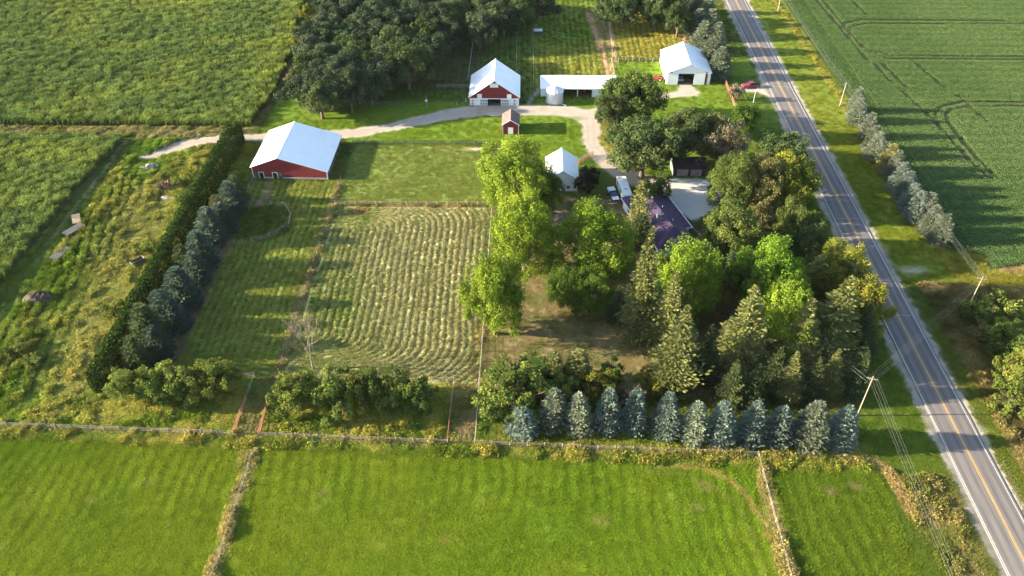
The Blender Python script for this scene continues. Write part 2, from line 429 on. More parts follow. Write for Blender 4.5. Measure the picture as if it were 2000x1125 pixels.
def field(X, Y):
    n = len(X)
    wx = X + 1.1 * (fbm(X, Y, 3.0, 3) - .5); wy = Y + 1.1 * (fbm(X + 200, Y + 70, 3.0, 3) - .5)
    big = fbm(X, Y, 26, 4); mid = fbm(X + 31, Y, 7, 4); fin = fbm(X, Y + 11, 1.6, 3); blot = fbm(X - 77, Y + 5, 3.2, 4)
    col = np.zeros((n, 3)); hgt = np.full(n, .5); zone = np.full(n, Z['ground']); zz = np.zeros(n); rz = {}
    def mix(m, c, h=None, zn=None):
        m = np.clip(m, 0, 1)[:, None]
        c = np.asarray(c, float)
        col[:] = col * (1 - m) + m * c
        if h is not None: hgt[:] = hgt * (1 - m[:, 0]) + m[:, 0] * h
        if zn: zone[m[:, 0] > .5] = Z[zn]
    def ramp(t, a, b): return np.asarray(a)[None] * (1 - t[:, None]) + np.asarray(b)[None] * t[:, None]
    def inside(sd, s=.5): return sstep(s, -s, sd)
    mix(np.ones(n), ramp(sstep(.3, .7, mid), (.075, .115, .018), (.13, .145, .035)), .5)
    # front hay field -------------------------------------------------
    sd = np.maximum(Y - fenceY(X) + 2.2, X - 66)
    st = .5 + .5 * np.sin((X + .09 * Y * np.sign(X + 47) + 3.4 * (fbm(X, Y, 15, 3) - .5)) * 2 * math.pi / 2.3)
    st = st * sstep(96, 84, Y + 4 * (mid - .5))
    c = ramp(sstep(.3, .7, big), (.116, .188, .014), (.165, .212, .018))
    c = c * (.80 + .38 * blot[:, None] + (.08 + .42 * sstep(.4, .65, fbm(X + 60, Y + 20, 22, 3)))[:, None] * (st[:, None] - .5))
    c = c + sstep(.72, .82, blot)[:, None] * np.array([.05, .03, .015])
    mix(inside(sd, .6), c, .20 + .10 * blot + .10 * st, 'hay_field')
    for tk in ([(-88, 88), (-84.5, 82), (-84, 76), (-88, 68), (-96, 60)], [(-85.6, 88), (-82.3, 82), (-81.8, 75), (-86, 66.5), (-94, 58)], [(-40, 88.5), (-36, 84), (-35, 76)], [(8, 84), (9.5, 80), (7.5, 76)], [(28, 83), (31, 80.5), (33, 77)], [(-30, 91.5), (0, 90.0), (25, 88.6)]):
        mix(inside(seg_dist(wx, wy, tk) - .18, .25) * .5, (.065, .085, .015), .1)
    for bx, by, br in ((-64, 83.6, .7), (31.5, 84.0, .9), (29.6, 79.6, .8), (13.5, 77.0, 1.0), (-33.5, 81.5, .8), (-72, 79.8, .6), (-12, 73, .7)):
        mix(inside(np.hypot((X - bx) / 1.5, Y - by) - br, .6) * .6, (.25, .22, .07), .3)
    # worn wheel curve beside the right strip and tan margin
    e = [(24, 88.6), (31, 88.0), (36, 85.5), (39.0, 81.5), (40.4, 76), (41, 66), (41.2, 55)]
    mix(inside(seg_dist(wx, wy, e) - .55, .35) , (.30, .24, .075), .25)
    mix(inside(seg_dist(X, Y, [(p[0] - 2.6, p[1] - 1.5) for p in e]) - .22, .25) * .55, (.22, .20, .06), .3)
    # right hand small field a little deeper green
    mix(inside(rect_sd(wx, wy, 43.5, 64.5, 40, 89.3)) * .6, ramp(st * .6 + mid * .4, (.055, .108, .012), (.105, .150, .018)), .5)
    for (bx, by) in ((53.0, 83.4), (57.6, 84.2)):
        mix(inside(np.hypot((X - bx) / 1.6, Y - by) - .7, .6) * .8, (.24, .18, .10), .1)
    mix(inside(seg_dist(wx, wy, [(-47.3, 90.2), (-47.5, 50)]) - .75, .4), (.29, .24, .10), 1.2)
    mix(inside(seg_dist(wx, wy, [(42.3, 90.5), (42.2, 50)]) - .9, .45), (.27, .22, .09), 1.05)
    mix(inside(poly_sd(wx, wy, [(-49.8, 90.2), (-46.4, 90.2), (-46.9, 83), (-47.8, 79)]), .4) * .7, (.24, .21, .07), .7)
    # rough strip along the front fence -------------------------------
    m = inside(np.maximum(fenceY(X) - 2.4 - wy, np.maximum(wy - 108.5, X - 63)), .5)
    mix(m, ramp(sstep(.32, .68, blot), (.115, .170, .022), (.27, .245, .055)), .65 + .4 * blot, 'meadow')
    mix(inside(np.abs(wy - fenceY(X)) - .55, .5) * .8, ramp(mid, (.30, .235, .11), (.20, .19, .055)), 1.0)
    mix(inside(rect_sd(wx, wy, -7, 63, 92.5, 106), 1.0) * .5, (.07, .10, .02), .6)
    # cattle lanes, paddock ends
    for lx in (-49.5, -10.4):
        mix(inside(rect_sd(wx, wy, lx - 2.2, lx + 2.2, 94.5, 108.5), .6) * .75, ramp(mid, (.085, .115, .025), (.25, .19, .09)), .6)
    mix(inside(rect_sd(wx, wy, -11.6, -8.6, 93.5, 100), .8) * .7, (.33, .23, .13), .5)
    # weedy meadow west of the hedge ----------------------------------
    m = inside(np.maximum(rect_sd(wx, wy, -116, -71, 96.8, 199), -1e3), .8)
    t = sstep(.36, .66, .5 * mid + .25 * blot + .25 * big)
    c = ramp(t, (.110, .185, .022), (.28, .265, .060))
    c = c * (1 - .30 * sstep(.55, .7, fbm(X + 300, Y, 5, 3)))[:, None]
    dry = sstep(12, 2, np.abs(X + 92.0 - .12 * (150 - Y)) + 8 * (mid - .5)) * sstep(190, 160, Y) * sstep(96, 112, Y)
    c = c * (1 - .6 * dry[:, None]) + .6 * dry[:, None] * ramp(blot, (.31, .265, .115), (.25, .235, .06))
    trk = .5 + .5 * np.sin((X + .16 * Y + 2.5 * (fbm(X, Y, 10, 2) - .5)) * 2 * math.pi / 2.5)
    gz = sstep(11, 4, np.abs(X + 103 - .05 * (Y - 150)))
    rz['meadow'] = .28 * gz * (1 - trk) * (m > .5)
    c = c * (1 - .55 * (gz * trk * sstep(185, 170, Y))[:, None])
    mix(m, c, .50 + .75 * blot, 'meadow')
    for tk in ([(-104, 188), (-103, 176), (-101, 160), (-97.5, 145), (-97, 130), (-95, 112), (-93, 100)], [(-101.8, 187), (-100.8, 176), (-98.8, 160), (-95.2, 145), (-94.6, 130), (-92.8, 112), (-90.8, 100)],
               [(-97.2, 138), (-101, 126), (-108, 118), (-118, 113)], [(-95, 136), (-99.5, 123.6), (-108, 115.5), (-118, 110.6)]):
        mix(inside(seg_dist(wx, wy, tk) - .5, .45) * .8, (.085, .130, .020), .2)
    mix(inside(rect_sd(wx, wy, -113.6, -107.9, 96, 199), .7), ramp(mid, (.070, .115, .020), (.105, .135, .026)), .22, 'meadow')
    mix(inside(seg_dist(wx, wy, [(-110.6, 197), (-111, 170), (-111.3, 150)]) - .35, .4) * .6, (.30, .24, .15), .1)
    # tan strip north of the track
    m = inside(rect_sd(wx, wy, -260, -77.5, 199.4, 205.6), .7)
    mix(m, ramp(sstep(.3, .7, blot), (.28, .235, .115), (.15, .165, .045)), .85, 'meadow')
    mix(inside(np.abs(wy - 199.2 - 0 * X) - .45, .3) * (X < -95), (.10, .12, .03), .2)
    mix(inside(seg_dist(wx, wy, [(-77.2, 205), (-75.4, 224), (-75, 242), (-76.5, 262)]) - 1.3, .8), ramp(blot, (.24, .20, .09), (.11, .12, .035)), 1.4, 'meadow')
    # striped pasture -------------------------------------------------
    st = .5 + .5 * np.sin((X + 1.0 * (fbm(X, Y, 9, 2) - .5)) * 2 * math.pi / 1.55)
    bend = sstep(118, 110, Y)
    st2 = .5 + .5 * np.sin((Y + .012 * (X + 60) ** 2) * 2 * math.pi / 1.3)
    st = st * (1 - bend) + st2 * bend
    c = ramp(st, (.075, .135, .016), (.215, .220, .050)) * (.85 + .3 * mid[:, None])
    rz['pasture'] = .12 * st
    mix(inside(rect_sd(wx, wy, -70.4, -47.2, 108.6, 178), .5), c, .28, 'pasture')
    mix(inside(np.abs(wx + 69.0) - .9, .6) * (Y > 109) * (Y < 170), (.20, .16, .10), .4)
    mix(inside(np.maximum(np.hypot(wx + 63, wy - 159) - 7.5, -99)) * .8, ramp(mid, (.075, .11, .018), (.11, .125, .03)), .8)
    mix(inside(seg_dist(wx, wy, [(-66, 177), (-64.8, 171), (-66, 166)]) - .7, .5), (.23, .17, .12), .1)
    mix(inside(seg_dist(wx, wy, [(-47.2, 108), (-47.2, 178)]) - .85, .5), ramp(mid, (.27, .225, .11), (.18, .17, .06)), .9)
    # paddock with hay lying in windrows ------------------------------
    d, ph = windrow(X, Y)
    rid = .5 + .5 * np.cos(2 * math.pi * ph)
    rid = sstep(.30 + .15 * blot, .97, rid) * (.6 + .7 * mid) * (.55 + .9 * sstep(.25, .6, fbm(X * 1.0 + 17, Y * .35, 3.0, 3)))
    pm = inside(rect_sd(wx, wy, -46.2, -8.2, 107.2, 166.6), .5)
    dryp = sstep(.25, .75, fbm(X + 9, Y, 18, 3) * .7 + .35 * sstep(-44, -20, X) * sstep(1.05, .9, d) + .15)
    c = ramp(np.clip(rid, 0, 1), (.250, .250, .090), (.39, .36, .16))
    g = ramp(np.clip(rid, 0, 1), (.130, .185, .032), (.27, .285, .085))
    c = g * (1 - dryp[:, None]) + c * dryp[:, None]
    mix(pm, c, .05 + .0 * rid, 'hay_paddock')
    zz += pm * np.clip(rid, 0, 1.3) * .075 * (.5 + fin)
    mix(inside(seg_dist(wx, wy, [(-8.4, 107), (-9.0, 112), (-8.3, 125)]) - .75, .5), ramp(blot, (.34, .25, .10), (.17, .17, .04)), .9)
    mix(inside(rect_sd(wx, wy, -46, -8.2, 166.2, 167.8), .4), ramp(mid, (.30, .22, .10), (.13, .13, .04)), .8)
    mix(inside(np.hypot((X + 40) / 2.6, (Y - 164.5) / 1.4) - 1, .4) * .8, (.30, .18, .08), .6)
    # upper grass paddock
    st = .5 + .5 * np.sin((Y + .8 * (fbm(X, Y, 11, 2) - .5)) * 2 * math.pi / 1.25)
    c = ramp(.55 * st + .45 * mid, (.110, .160, .024), (.200, .220, .058))
    mix(inside(rect_sd(wx, wy, -46.6, -6, 168, 196.4), .5), c, .22, 'grass_paddock')
    mix(inside(np.hypot((X + 12.5) / 3.2, (Y - 194.5) / 1.0) - 1, .35), (.40, .32, .22), .0)
    # lawns -----------------------------------------------------------
    lawnc = ramp(.4 * mid + .6 * big, (.085, .160, .013), (.145, .195, .020))
    m = np.maximum.reduce([inside(rect_sd(wx, wy, -50, 30, 197, 221), .5), inside(rect_sd(wx, wy, -74, -20, 202, 224), .6), inside(rect_sd(wx, wy, 4, 40, 165, 224), .6),
                           inside(rect_sd(wx, wy, 20, 74, 195, 250), .5), inside(rect_sd(wx, wy, 28, 74, 160, 252), .5)])
    mix(m, lawnc, .12, 'lawn')
    mix(inside(rect_sd(wx, wy, 22, 33, 180, 212), 1.5) * .7, ramp(mid, (.16, .145, .03), (.27, .19, .06)), .12)
    # bare yard under the maples
    m = inside(rect_sd(wx, wy, -7.6, 41, 104, 172), 1.2)
    mix(m, ramp(sstep(.3, .7, .5 * blot + .5 * fin), (.225, .170, .085), (.13, .135, .045)), .09 + .12 * sstep(.5, .7, blot), 'yard')
    mix(inside(rect_sd(wx, wy, 4, 26, 172, 186), 1.5) * .6, (.07, .085, .03), .15)
    mix(inside(rect_sd(wx, wy, 36, 72, 104, 172), 2.0), ramp(mid, (.115, .085, .045), (.07, .085, .025)), .2, 'yard')
    # back pastures ---------------------------------------------------
    st = .5 + .5 * np.sin((X + .6 * (fbm(X, Y, 9, 2) - .5)) * 2 * math.pi / 1.9)
    rz['back_pasture'] = .14 * st
    c = ramp(.6 * st + .4 * mid, (.065, .130, .016), (.190, .220, .036))
    m = inside(rect_sd(wx, wy, -60, 60, 224, 302), .8)
    mix(m, c, .5, 'back_pasture')
    c = ramp(st, (.135, .155, .030), (.30, .275, .055))
    mix(inside(rect_sd(wx, wy, 4, 29, 232, 262), 2.5) * .65 * (.4 + mid), c, .6)
    mix(inside(rect_sd(wx, wy, 31, 58, 251, 294), 1.5) * .9, ramp(st * .7 + mid * .3, (.12, .14, .025), (.34, .28, .05)), .55)
    mix(inside(seg_dist(wx, wy, [(27.5, 232), (27.0, 250), (25.5, 270), (23.5, 290)]) - 1.0, .7), (.42, .26, .15), .15)
    mix(inside(seg_dist(wx, wy, [(30.2, 236), (30.0, 252), (30.5, 272), (30.8, 298)]) - .9, .7), (.42, .27, .15), .15)
    mix(inside(rect_sd(wx, wy, 24, 30.5, 258, 290), 1.0) * .45, (.34, .24, .13), .3)
    mix(inside(rect_sd(wx, wy, 53, 60, 262, 282), 1.5) * .6, (.33, .22, .14), .6)
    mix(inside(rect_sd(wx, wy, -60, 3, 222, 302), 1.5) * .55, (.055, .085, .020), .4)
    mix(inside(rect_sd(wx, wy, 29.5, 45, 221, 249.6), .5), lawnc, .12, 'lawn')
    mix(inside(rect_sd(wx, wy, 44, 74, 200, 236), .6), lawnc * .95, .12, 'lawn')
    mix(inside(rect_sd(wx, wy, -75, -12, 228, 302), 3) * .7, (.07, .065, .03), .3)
    mix(inside(seg_dist(wx, wy, [(5.2, 230), (2.6, 224), (1.2, 219)]) - .7, .5) * .8, (.30, .27, .23), .05)
    # road verges -----------------------------------------------------
    vt = .5 + .5 * np.sin((X + .5 * (fbm(X, Y, 12, 2) - .5)) * 2 * math.pi / 2.2)
    c = ramp(.25 * vt + .75 * mid, (.100, .150, .014), (.175, .185, .024))
    mix(inside(rect_sd(wx, wy, 84.5, 99.6, 139, 345), .5), c, .2, 'road_verge')
    mix(inside(np.abs(wx - 97.3 - .02 * (170 - Y)) - .9, .7) * (Y > 140), ramp(blot, (.20, .19, .03), (.29, .24, .06)), .7)
    mix(inside(rect_sd(wx, wy, 98, 260, 136, 150), .8), ramp(mid, (.15, .165, .02), (.22, .20, .04)), .5, 'road_verge')
    mix(inside(poly_sd(wx, wy, [(106, 150), (108.5, 142.5), (120, 142), (119, 146)]), .8) * .8, (.34, .24, .12), .4)
    mix(inside(rect_sd(wx, wy, 62.5, 76, 40, 240), .5), ramp(mid, (.060, .105, .012), (.110, .145, .022)), .14, 'road_verge')
    c = ramp(sstep(.3, .7, blot), (.115, .130, .030), (.22, .180, .065))
    mix(inside(np.maximum(rect_sd(wx, wy, 60, 75.4, 40, 86.5), (63.5 + (88 - wy) * .16) - wx), .7) * .95, c, .9 * sstep(75, 71, wx) + .15, 'road_verge')
    mix(inside(seg_dist(wx, wy, [(62.0, 89.8), (64.0, 87.5), (65.0, 83.5), (65.3, 80)]) - .7, .4), (.32, .23, .11), .7)
    # brush beyond the road
    m = inside(rect_sd(wx, wy, 86.6, 260, 40, 137.8), .9)
    mix(m, ramp(sstep(.3, .7, mid), (.105, .095, .035), (.22, .170, .070)), .8 + .6 * blot, 'brush_ground')
    mix(inside(np.hypot((X - 90.6) / 3.8, (Y - 136.9) / 2.0) - 1, .3), (.32, .225, .10), .8)
    mix(inside(rect_sd(wx, wy, 84.8, 88.0, 40, 138), .5), ramp(mid, (.080, .115, .020), (.13, .145, .025)), .25, 'road_verge')
    # gravel ----------------------------------------------------------
    gr = ramp(.5 * mid + .5 * fin, (.30, .25, .20), (.42, .36, .30))
    sd = np.minimum(seg_dist(wx, wy, DRIVE, True), poly_sd(wx, wy, SHEDPAD))
    sd = sd + 1.0 * (fbm(X + 5, Y, 1.8, 3) - .5)
    mix(inside(sd, .55), gr, 0, 'gravel_drive')
    for off in (-.85, .85):
        dl = [(p[0], p[1] + off) if k < 13 else (p[0] + off, p[1]) for k, p in enumerate(DRIVE)]
        mix(inside(seg_dist(X, Y, dl) - .28, .3) * .30 * (sd < -.3), (.20, .17, .14), 0)
    mix(sstep(.58, .72, blot) * .35 * (sd < 0), (.22, .20, .13), 0)
    sdc = seg_dist(wx, wy, [(p[0], p[1]) for p in DRIVE[:9]])
    mix(inside(sdc - .45, .3) * .35 * (X < -60), (.20, .18, .08), .1)
    mix(inside(np.hypot((X - 15.5) / 3.4, (Y - 212.2) / 1.2) - 1, .5) * .55, (.15, .155, .04), .12)
    gp = ramp(.5 * mid + .5 * fin, (.40, .385, .355), (.52, .50, .46))
    mix(inside(poly_sd(wx, wy, PAD), .4), gp, 0, 'gravel_drive')
    mix(inside(poly_sd(wx, wy, APRON), .5), gr * 1.02, 0, 'gravel_drive')
    mix(inside(np.hypot((X - 88.6) / 3.2, (Y - 143.6) / 1.7) - 1, .5), ramp(sstep(.3, .7, blot), (.36, .33, .27), (.20, .21, .08)), .05, 'road_verge')
    sdr = np.abs(X - ROADX) - np.where(X > ROADX, 5.0, 5.2)
    mix(inside(sdr + 1.6 * (fbm(X, Y, 2.2, 3) - .5), .45), ramp(sstep(.3, .7, .5 * fin + .5 * mid), (.20, .18, .135), (.32, .28, .23)), 0, 'road_shoulder')
    # crops -----------------------------------------------------------
    for P, nm in ((CORN_A, 'corn_field'), (CORN_B, 'corn_field')):
        mix(inside(poly_sd(wx, wy, P), .3), (.085, .095, .035), 0, nm)
    mix(inside(poly_sd(X, Y, SOY), .4), (.050, .062, .022), 0, 'soybean_field')
    for zn, a in rz.items(): zz += a * (zone == Z[zn])
    zz += (.12 * (mid - .5) + .05 * (fin - .5)) * np.clip(hgt * 2, 0, 1)
    zz -= .10 * inside(np.abs(X - ROADX) - 4.2, .4)
    ms = (zone == Z['meadow']) | (zone == Z['brush_ground'])
    zz += ms * .45 * (blot - .5)
    return col, zone, hgt, zz

# ------------------------------------------------------------------ ground sheets
def visible(X, Y, z=0.0, mx=150, my0=-170, my1=110):
    P = np.stack([X, Y, np.full_like(X, z)], 1)
    px, py = frame_xy(P)
    return (px > -mx) & (px < 2000 + mx) & (py > my0) & (py < 1125 + my1)
ys = [54.0]
while ys[-1] < 352: ys.append(ys[-1] + .30 + .42 * np.clip((ys[-1] - 100) / 200, 0, 1))
gx = np.arange(-262, 262, .42); gy = np.array(ys)
NX, NY = len(gx), len(gy)
GX, GY = np.meshgrid(gx, gy)
jx = (rng.random(GX.shape) - .5) * .16; jy = (rng.random(GX.shape) - .5) * .14
VX = (GX + jx).ravel(); VY = (GY + jy).ravel()
vis = visible(VX, VY)
VC = np.zeros((len(VX), 3)); VZ = np.zeros(len(VX)); VN = np.zeros(len(VX), int)
c_, n_, h_, z_ = field(VX[vis], VY[vis])
c_[n_ == Z['hay_field']] *= .80                       # ground colour darkened between blades to match the tufts' own shade
VC[vis] = c_; VZ[vis] = z_; VN[vis] = n_
ii, jj = np.meshgrid(np.arange(NX - 1), np.arange(NY - 1))
q0 = (jj * NX + ii).ravel()
Q = np.stack([q0, q0 + 1, q0 + NX + 1, q0 + NX], 1)
Q = Q[vis[Q].all(1)]
HP = (-46.0, -8.4, 107.4, 166.4)
cxq = VX[Q].mean(1); cyq = VY[Q].mean(1)
qx0, qx1, qy0, qy1 = VX[Q].min(1), VX[Q].max(1), VY[Q].min(1), VY[Q].max(1)
inhp = (qx0 > HP[0] + .3) & (qx1 < HP[1] - .3) & (qy0 > HP[2] + .3) & (qy1 < HP[3] - .3)
Q = Q[~inhp]
qz = VN[Q[:, 0]]
qz = np.where(qz == Z['hay_paddock'], Z['meadow'], qz)
ZINFO = dict(
    ground=('rough_grass', 'rough uncut grass filling the gaps between the fields and yards', 'grass'),
    hay_field=('hay_field', 'bright green hay field in front of the long fence', 'field'),
    meadow=('meadow', 'weedy yellow green meadow and rough margins by the hedge and fences', 'meadow'),
    pasture=('pasture', 'narrow striped mown pasture between the spruce row and the hay paddock', 'pasture'),
    grass_paddock=('grass_paddock', 'short grass paddock beside the red pole barn', 'paddock'),
    lawn=('lawn', 'smooth mown lawn around the farm buildings', 'lawn'),
    yard=('yard', 'bare brown tree shaded yard under the maples and spruces', 'yard'),
    gravel_drive=('gravel_drive', 'pale gravel farm drive curving past the barns to the house', 'drive'),
    corn_field=('corn_field_soil', 'dark soil under the standing corn', 'field'),
    soybean_field=('soybean_field_soil', 'dark soil under the soybean rows', 'field'),
    road_verge=('road_verge', 'mown grass verge along both sides of the road', 'verge'),
    road_shoulder=('road_shoulder', 'pale gravel shoulders along the paved road', 'shoulder'),
    brush_ground=('brush_ground', 'brownish brush covered ground beyond the road', 'ground'),
    back_pasture=('back_pasture', 'back pastures with ridged rows behind the barns', 'pasture'))
for zn, (nm, lab, cat) in ZINFO.items():
    q = Q[qz == Z[zn]]
    if not len(q): continue
    u, inv = np.unique(q, return_inverse=True)
    me = np_mesh(nm, np.stack([VX[u], VY[u], VZ[u]], 1), inv.reshape(-1, 4), col=VC[u],
                 mat=M['gravel'] if zn in ('gravel_drive', 'road_shoulder') else M['turf'], smooth=True)
    tag(link(nm, me), lab, cat, kind='structure')
# fine sheet for the cut paddock
fx = np.arange(HP[0], HP[1], .17); fy = np.arange(HP[2], HP[3], .17)
FX, FY = np.meshgrid(fx, fy)
c_, n_, h_, z_ = field(FX.ravel(), FY.ravel())
edge = sstep(0, .8, -rect_sd(FX.ravel(), FY.ravel(), *HP))
a, b = len(fx), len(fy)
ii, jj = np.meshgrid(np.arange(a - 1), np.arange(b - 1)); q0 = (jj * a + ii).ravel()
rough = (rng.random(a * b) - .5) * .07 * edge
me = np_mesh('hay_paddock', np.stack([FX.ravel(), FY.ravel(), z_ + rough + .03], 1), np.stack([q0, q0 + 1, q0 + a + 1, q0 + a], 1), col=c_, mat=M['hay'], smooth=True)
tag(link('hay_paddock', me), 'cut hay paddock with curving tan windrows', 'paddock', kind='structure')
# the land beyond
me = np_mesh('ground', [(-1500, -1200, -.75), (1500, -1200, -.75), (1500, 1800, -.75), (-1500, 1800, -.75)], [(0, 1, 2, 3)], col=np.full((4, 3), (.09, .125, .025)), mat=M['turf'])
tag(link('ground', me), 'flat green farmland stretching away around the farm', 'ground', kind='structure')

# ------------------------------------------------------------------ road
def strip(x0, x1, z, y0=20, y1=420, n=80):
    V = []; F = []
    for k in range(n + 1):
        y = y0 + (y1 - y0) * k / n
        V += [(x0, y, z), (x1, y, z)]
    for k in range(n): F.append((2 * k, 2 * k + 1, 2 * k + 3, 2 * k + 2))
    return V, F
b = MB()
V = []; F = []
prof = [(-3.72, -.04), (-3.6, .045), (-1.8, .08), (0, .105), (1.8, .08), (3.6, .045), (3.72, -.04)]
for k in range(81):
    y = 20 + 5 * k
    wob = .06 * math.sin(y * .7) + .05 * math.sin(y * 1.9)
    V += [(x + (wob if abs(x) > 3 else 0), y, z) for x, z in prof]
for k in range(80):
    for i in range(6): F.append((k * 7 + i, k * 7 + i + 1, k * 7 + i + 8, k * 7 + i + 7))
b.add(V, F)
road = b.build('road', M['asphalt']); road.location = (ROADX, 0, 0)
tag(road, 'straight two lane asphalt county road with worn wheel tracks', 'road', kind='structure')
for x, w, mt, nm, z in ((-3.38, .13, 'paintwhite', 'edge_line', .0535), (3.25, .13, 'paintwhite', 'edge_line', .0565), (-.13, .11, 'paintyellow', 'centre_line', .1065), (.13, .11, 'paintyellow', 'centre_line', .1065)):
    v, f = strip(x - w / 2, x + w / 2, z)
    o = MB().add(v, f).build(nm, M[mt], road)
for y in (128, 163, 171, 214, 233, 262, 281):          # old sealed cracks across the lanes
    mb = MB(); pts = []
    for i in range(13):
        x = -3.5 + 7.0 * i / 12
        pts.append((x, y + .12 * math.sin(i * 1.7 + y)))
    V = []; F = []
    for i, (x, yy) in enumerate(pts):
        z = .11 - abs(x) / 3.6 * .062 + .004
        V += [(x, yy - .05, z), (x, yy + .05, z)]
    for i in range(12): F.append((2 * i, 2 * i + 2, 2 * i + 3, 2 * i + 1))
    mb.add(V, F).build('crack_seal', M['concrete'], road)

# ------------------------------------------------------------------ scattered plants (stuff)
def blades(n, rad, hgt, w, lean, seed, nseg=1, droop=0.0, shade=(.75, 1.25)):
    r = np.random.default_rng(seed)
    a = r.random(n) * 6.283; d = np.sqrt(r.random(n)) * rad
    bx, by = np.cos(a) * d, np.sin(a) * d
    h = hgt * (.55 + .6 * r.random(n)); th = r.random(n) * 6.283; ln = lean * (.3 + r.random(n)) * h
    dx, dy = np.cos(th), np.sin(th); sx, sy = -dy * w * .5, dx * w * .5
    V = np.zeros((n, 3, 3))
    V[:, 0] = np.stack([bx - sx, by - sy, 0 * h - .03], 1); V[:, 1] = np.stack([bx + sx, by + sy, 0 * h - .03], 1)
    V[:, 2] = np.stack([bx + dx * ln, by + dy * ln, h], 1)
    c = shade[0] + (shade[1] - shade[0]) * r.random(n)
    C = np.repeat(np.stack([c * (1 + .1 * (r.random(n) - .3)), c, c * .9], 1), 3, 0)
    return V.reshape(-1, 3), np.arange(3 * n).reshape(-1, 3), C
def leafquads(P, D, U, L, W, col=None):
    """quads centred at P, long axis D, side axis U"""
    n = len(P)
    V = np.zeros((n, 4, 3))
    l = (L * .5)[:, None]; w = (W * .5)[:, None]
    V[:, 0] = P - D * l - U * w * .6; V[:, 1] = P - D * l * .1 - U * w * 1.15
    V[:, 2] = P + D * l; V[:, 3] = P - D * l * .1 + U * w * 1.15
    return V.reshape(-1, 3), np.arange(4 * n).reshape(-1, 4), (np.repeat(col, 4, 0) if col is not None else None)
def unit(v): return v / (np.linalg.norm(v, axis=1, keepdims=True) + 1e-9)
def proto(name, me): return bpy.data.objects.new(name, me)
def p_grass(i):
    V, F, C = blades(46, .62, 1.0, .095, .45, 100 + i)
    return proto('grass_tuft', np_mesh('grass_tuft', V, Ft=F, col=C, mat=LEAF['inst']))
def p_weed(i):
    r = np.random.default_rng(300 + i); n = 46
    d = np.sqrt(r.random(n)) * .62; a = r.random(n) * 6.283
    P = np.stack([np.cos(a) * d, np.sin(a) * d, (.25 + .75 * r.random(n)) * (1 - .6 * d)], 1)
    D = unit(np.stack([r.normal(size=n), r.normal(size=n), .5 + .5 * r.random(n)], 1)); U = unit(np.cross(D, r.normal(size=(n, 3))))
    c = .7 + .6 * r.random(n)
    V, F, C = leafquads(P, D, U, .22 + .2 * r.random(n), .09 + .1 * r.random(n), np.stack([c, c, c * .85], 1))
    V2, F2, C2 = blades(16, .55, 1.05, .09, .4, 350 + i)
    return proto('weed_tuft', np_mesh('weed_tuft', np.vstack([V, V2]), F, F2 + len(V), np.vstack([C, C2]), LEAF['inst']))
def p_straw(i):
    r = np.random.default_rng(500 + i); n = 60
    P = np.stack([(r.random(n) - .5) * 1.0, r.normal(size=n) * .28, r.random(n) * .22], 1); P[:, 2] *= np.exp(-(P[:, 1] / .35) ** 2)
    a = r.normal(size=n) * .9
    D = unit(np.stack([np.cos(a), np.sin(a), r.normal(size=n) * .35], 1)); U = unit(np.cross(D, r.normal(size=(n, 3))))
    c = .65 + .7 * r.random(n)
    V, F, C = leafquads(P, D, U, .35 + .35 * r.random(n), .04 + .05 * r.random(n), np.stack([c, c, c], 1))
    return proto('hay_clump', np_mesh('hay_clump', V, F, col=C, mat=LEAF['inst']))
def p_corn(i):
    r = np.random.default_rng(700 + i); Vs, Fs, Cs = [], [], []; off = 0
    for row in (-.38, .38):
        for k in range(7):
            x = -.75 + .225 * k + .06 * r.normal(); y = row + .05 * r.normal(); H = 2.15 + .35 * r.random()
            nl = 9; z = np.linspace(.5, H * .93, nl); a = r.random() * 6.28 + np.arange(nl) * math.pi + r.normal(size=nl) * .5
            L = .75 * np.sin(np.linspace(.9, 2.7, nl)) + .1
            dx, dy = np.cos(a), np.sin(a)
            sx, sy = -dy * .072, dx * .072
            b0 = np.stack([x + 0 * z, y + 0 * z, z], 1); m = np.stack([x + dx * L * .5, y + dy * L * .5, z + L * .42], 1); t = np.stack([x + dx * L, y + dy * L, z + L * .1], 1)
            s = np.stack([sx, sy, 0 * sx], 1)
            V = np.stack([b0 - s * .6, b0 + s * .6, m + s, m - s, t], 1).reshape(-1, 3)
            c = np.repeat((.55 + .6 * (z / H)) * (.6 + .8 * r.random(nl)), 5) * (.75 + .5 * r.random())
            f4 = np.array([[0, 1, 2, 3]]) + 5 * np.arange(nl)[:, None]; f3 = np.array([[3, 2, 4]]) + 5 * np.arange(nl)[:, None]
            Vs.append(V); Fs.append((f4 + off, f3 + off)); Cs.append(np.stack([c, c, c * .8], 1)); off += len(V)
            # tassel and stalk
            Vt = np.array([(x - .03, y, 0), (x + .03, y, 0), (x + .015, y, H), (x - .015, y, H), (x - .09, y + .04, H + .22), (x + .09, y - .03, H + .2), (x, y, H - .1)])
            Vs.append(Vt); Fs.append((np.array([[0, 1, 2, 3]]) + off, np.array([[6, 5, 2], [6, 3, 4]]) + off)); Cs.append(np.array([[.7, .7, .5]] * 4 + [[1.5, 1.25, .9]] * 3)); off += 7
    return proto('corn_row', np_mesh('corn_row', np.vstack(Vs), np.vstack([f[0] for f in Fs]), np.vstack([f[1] for f in Fs]), np.vstack(Cs), LEAF['inst']))
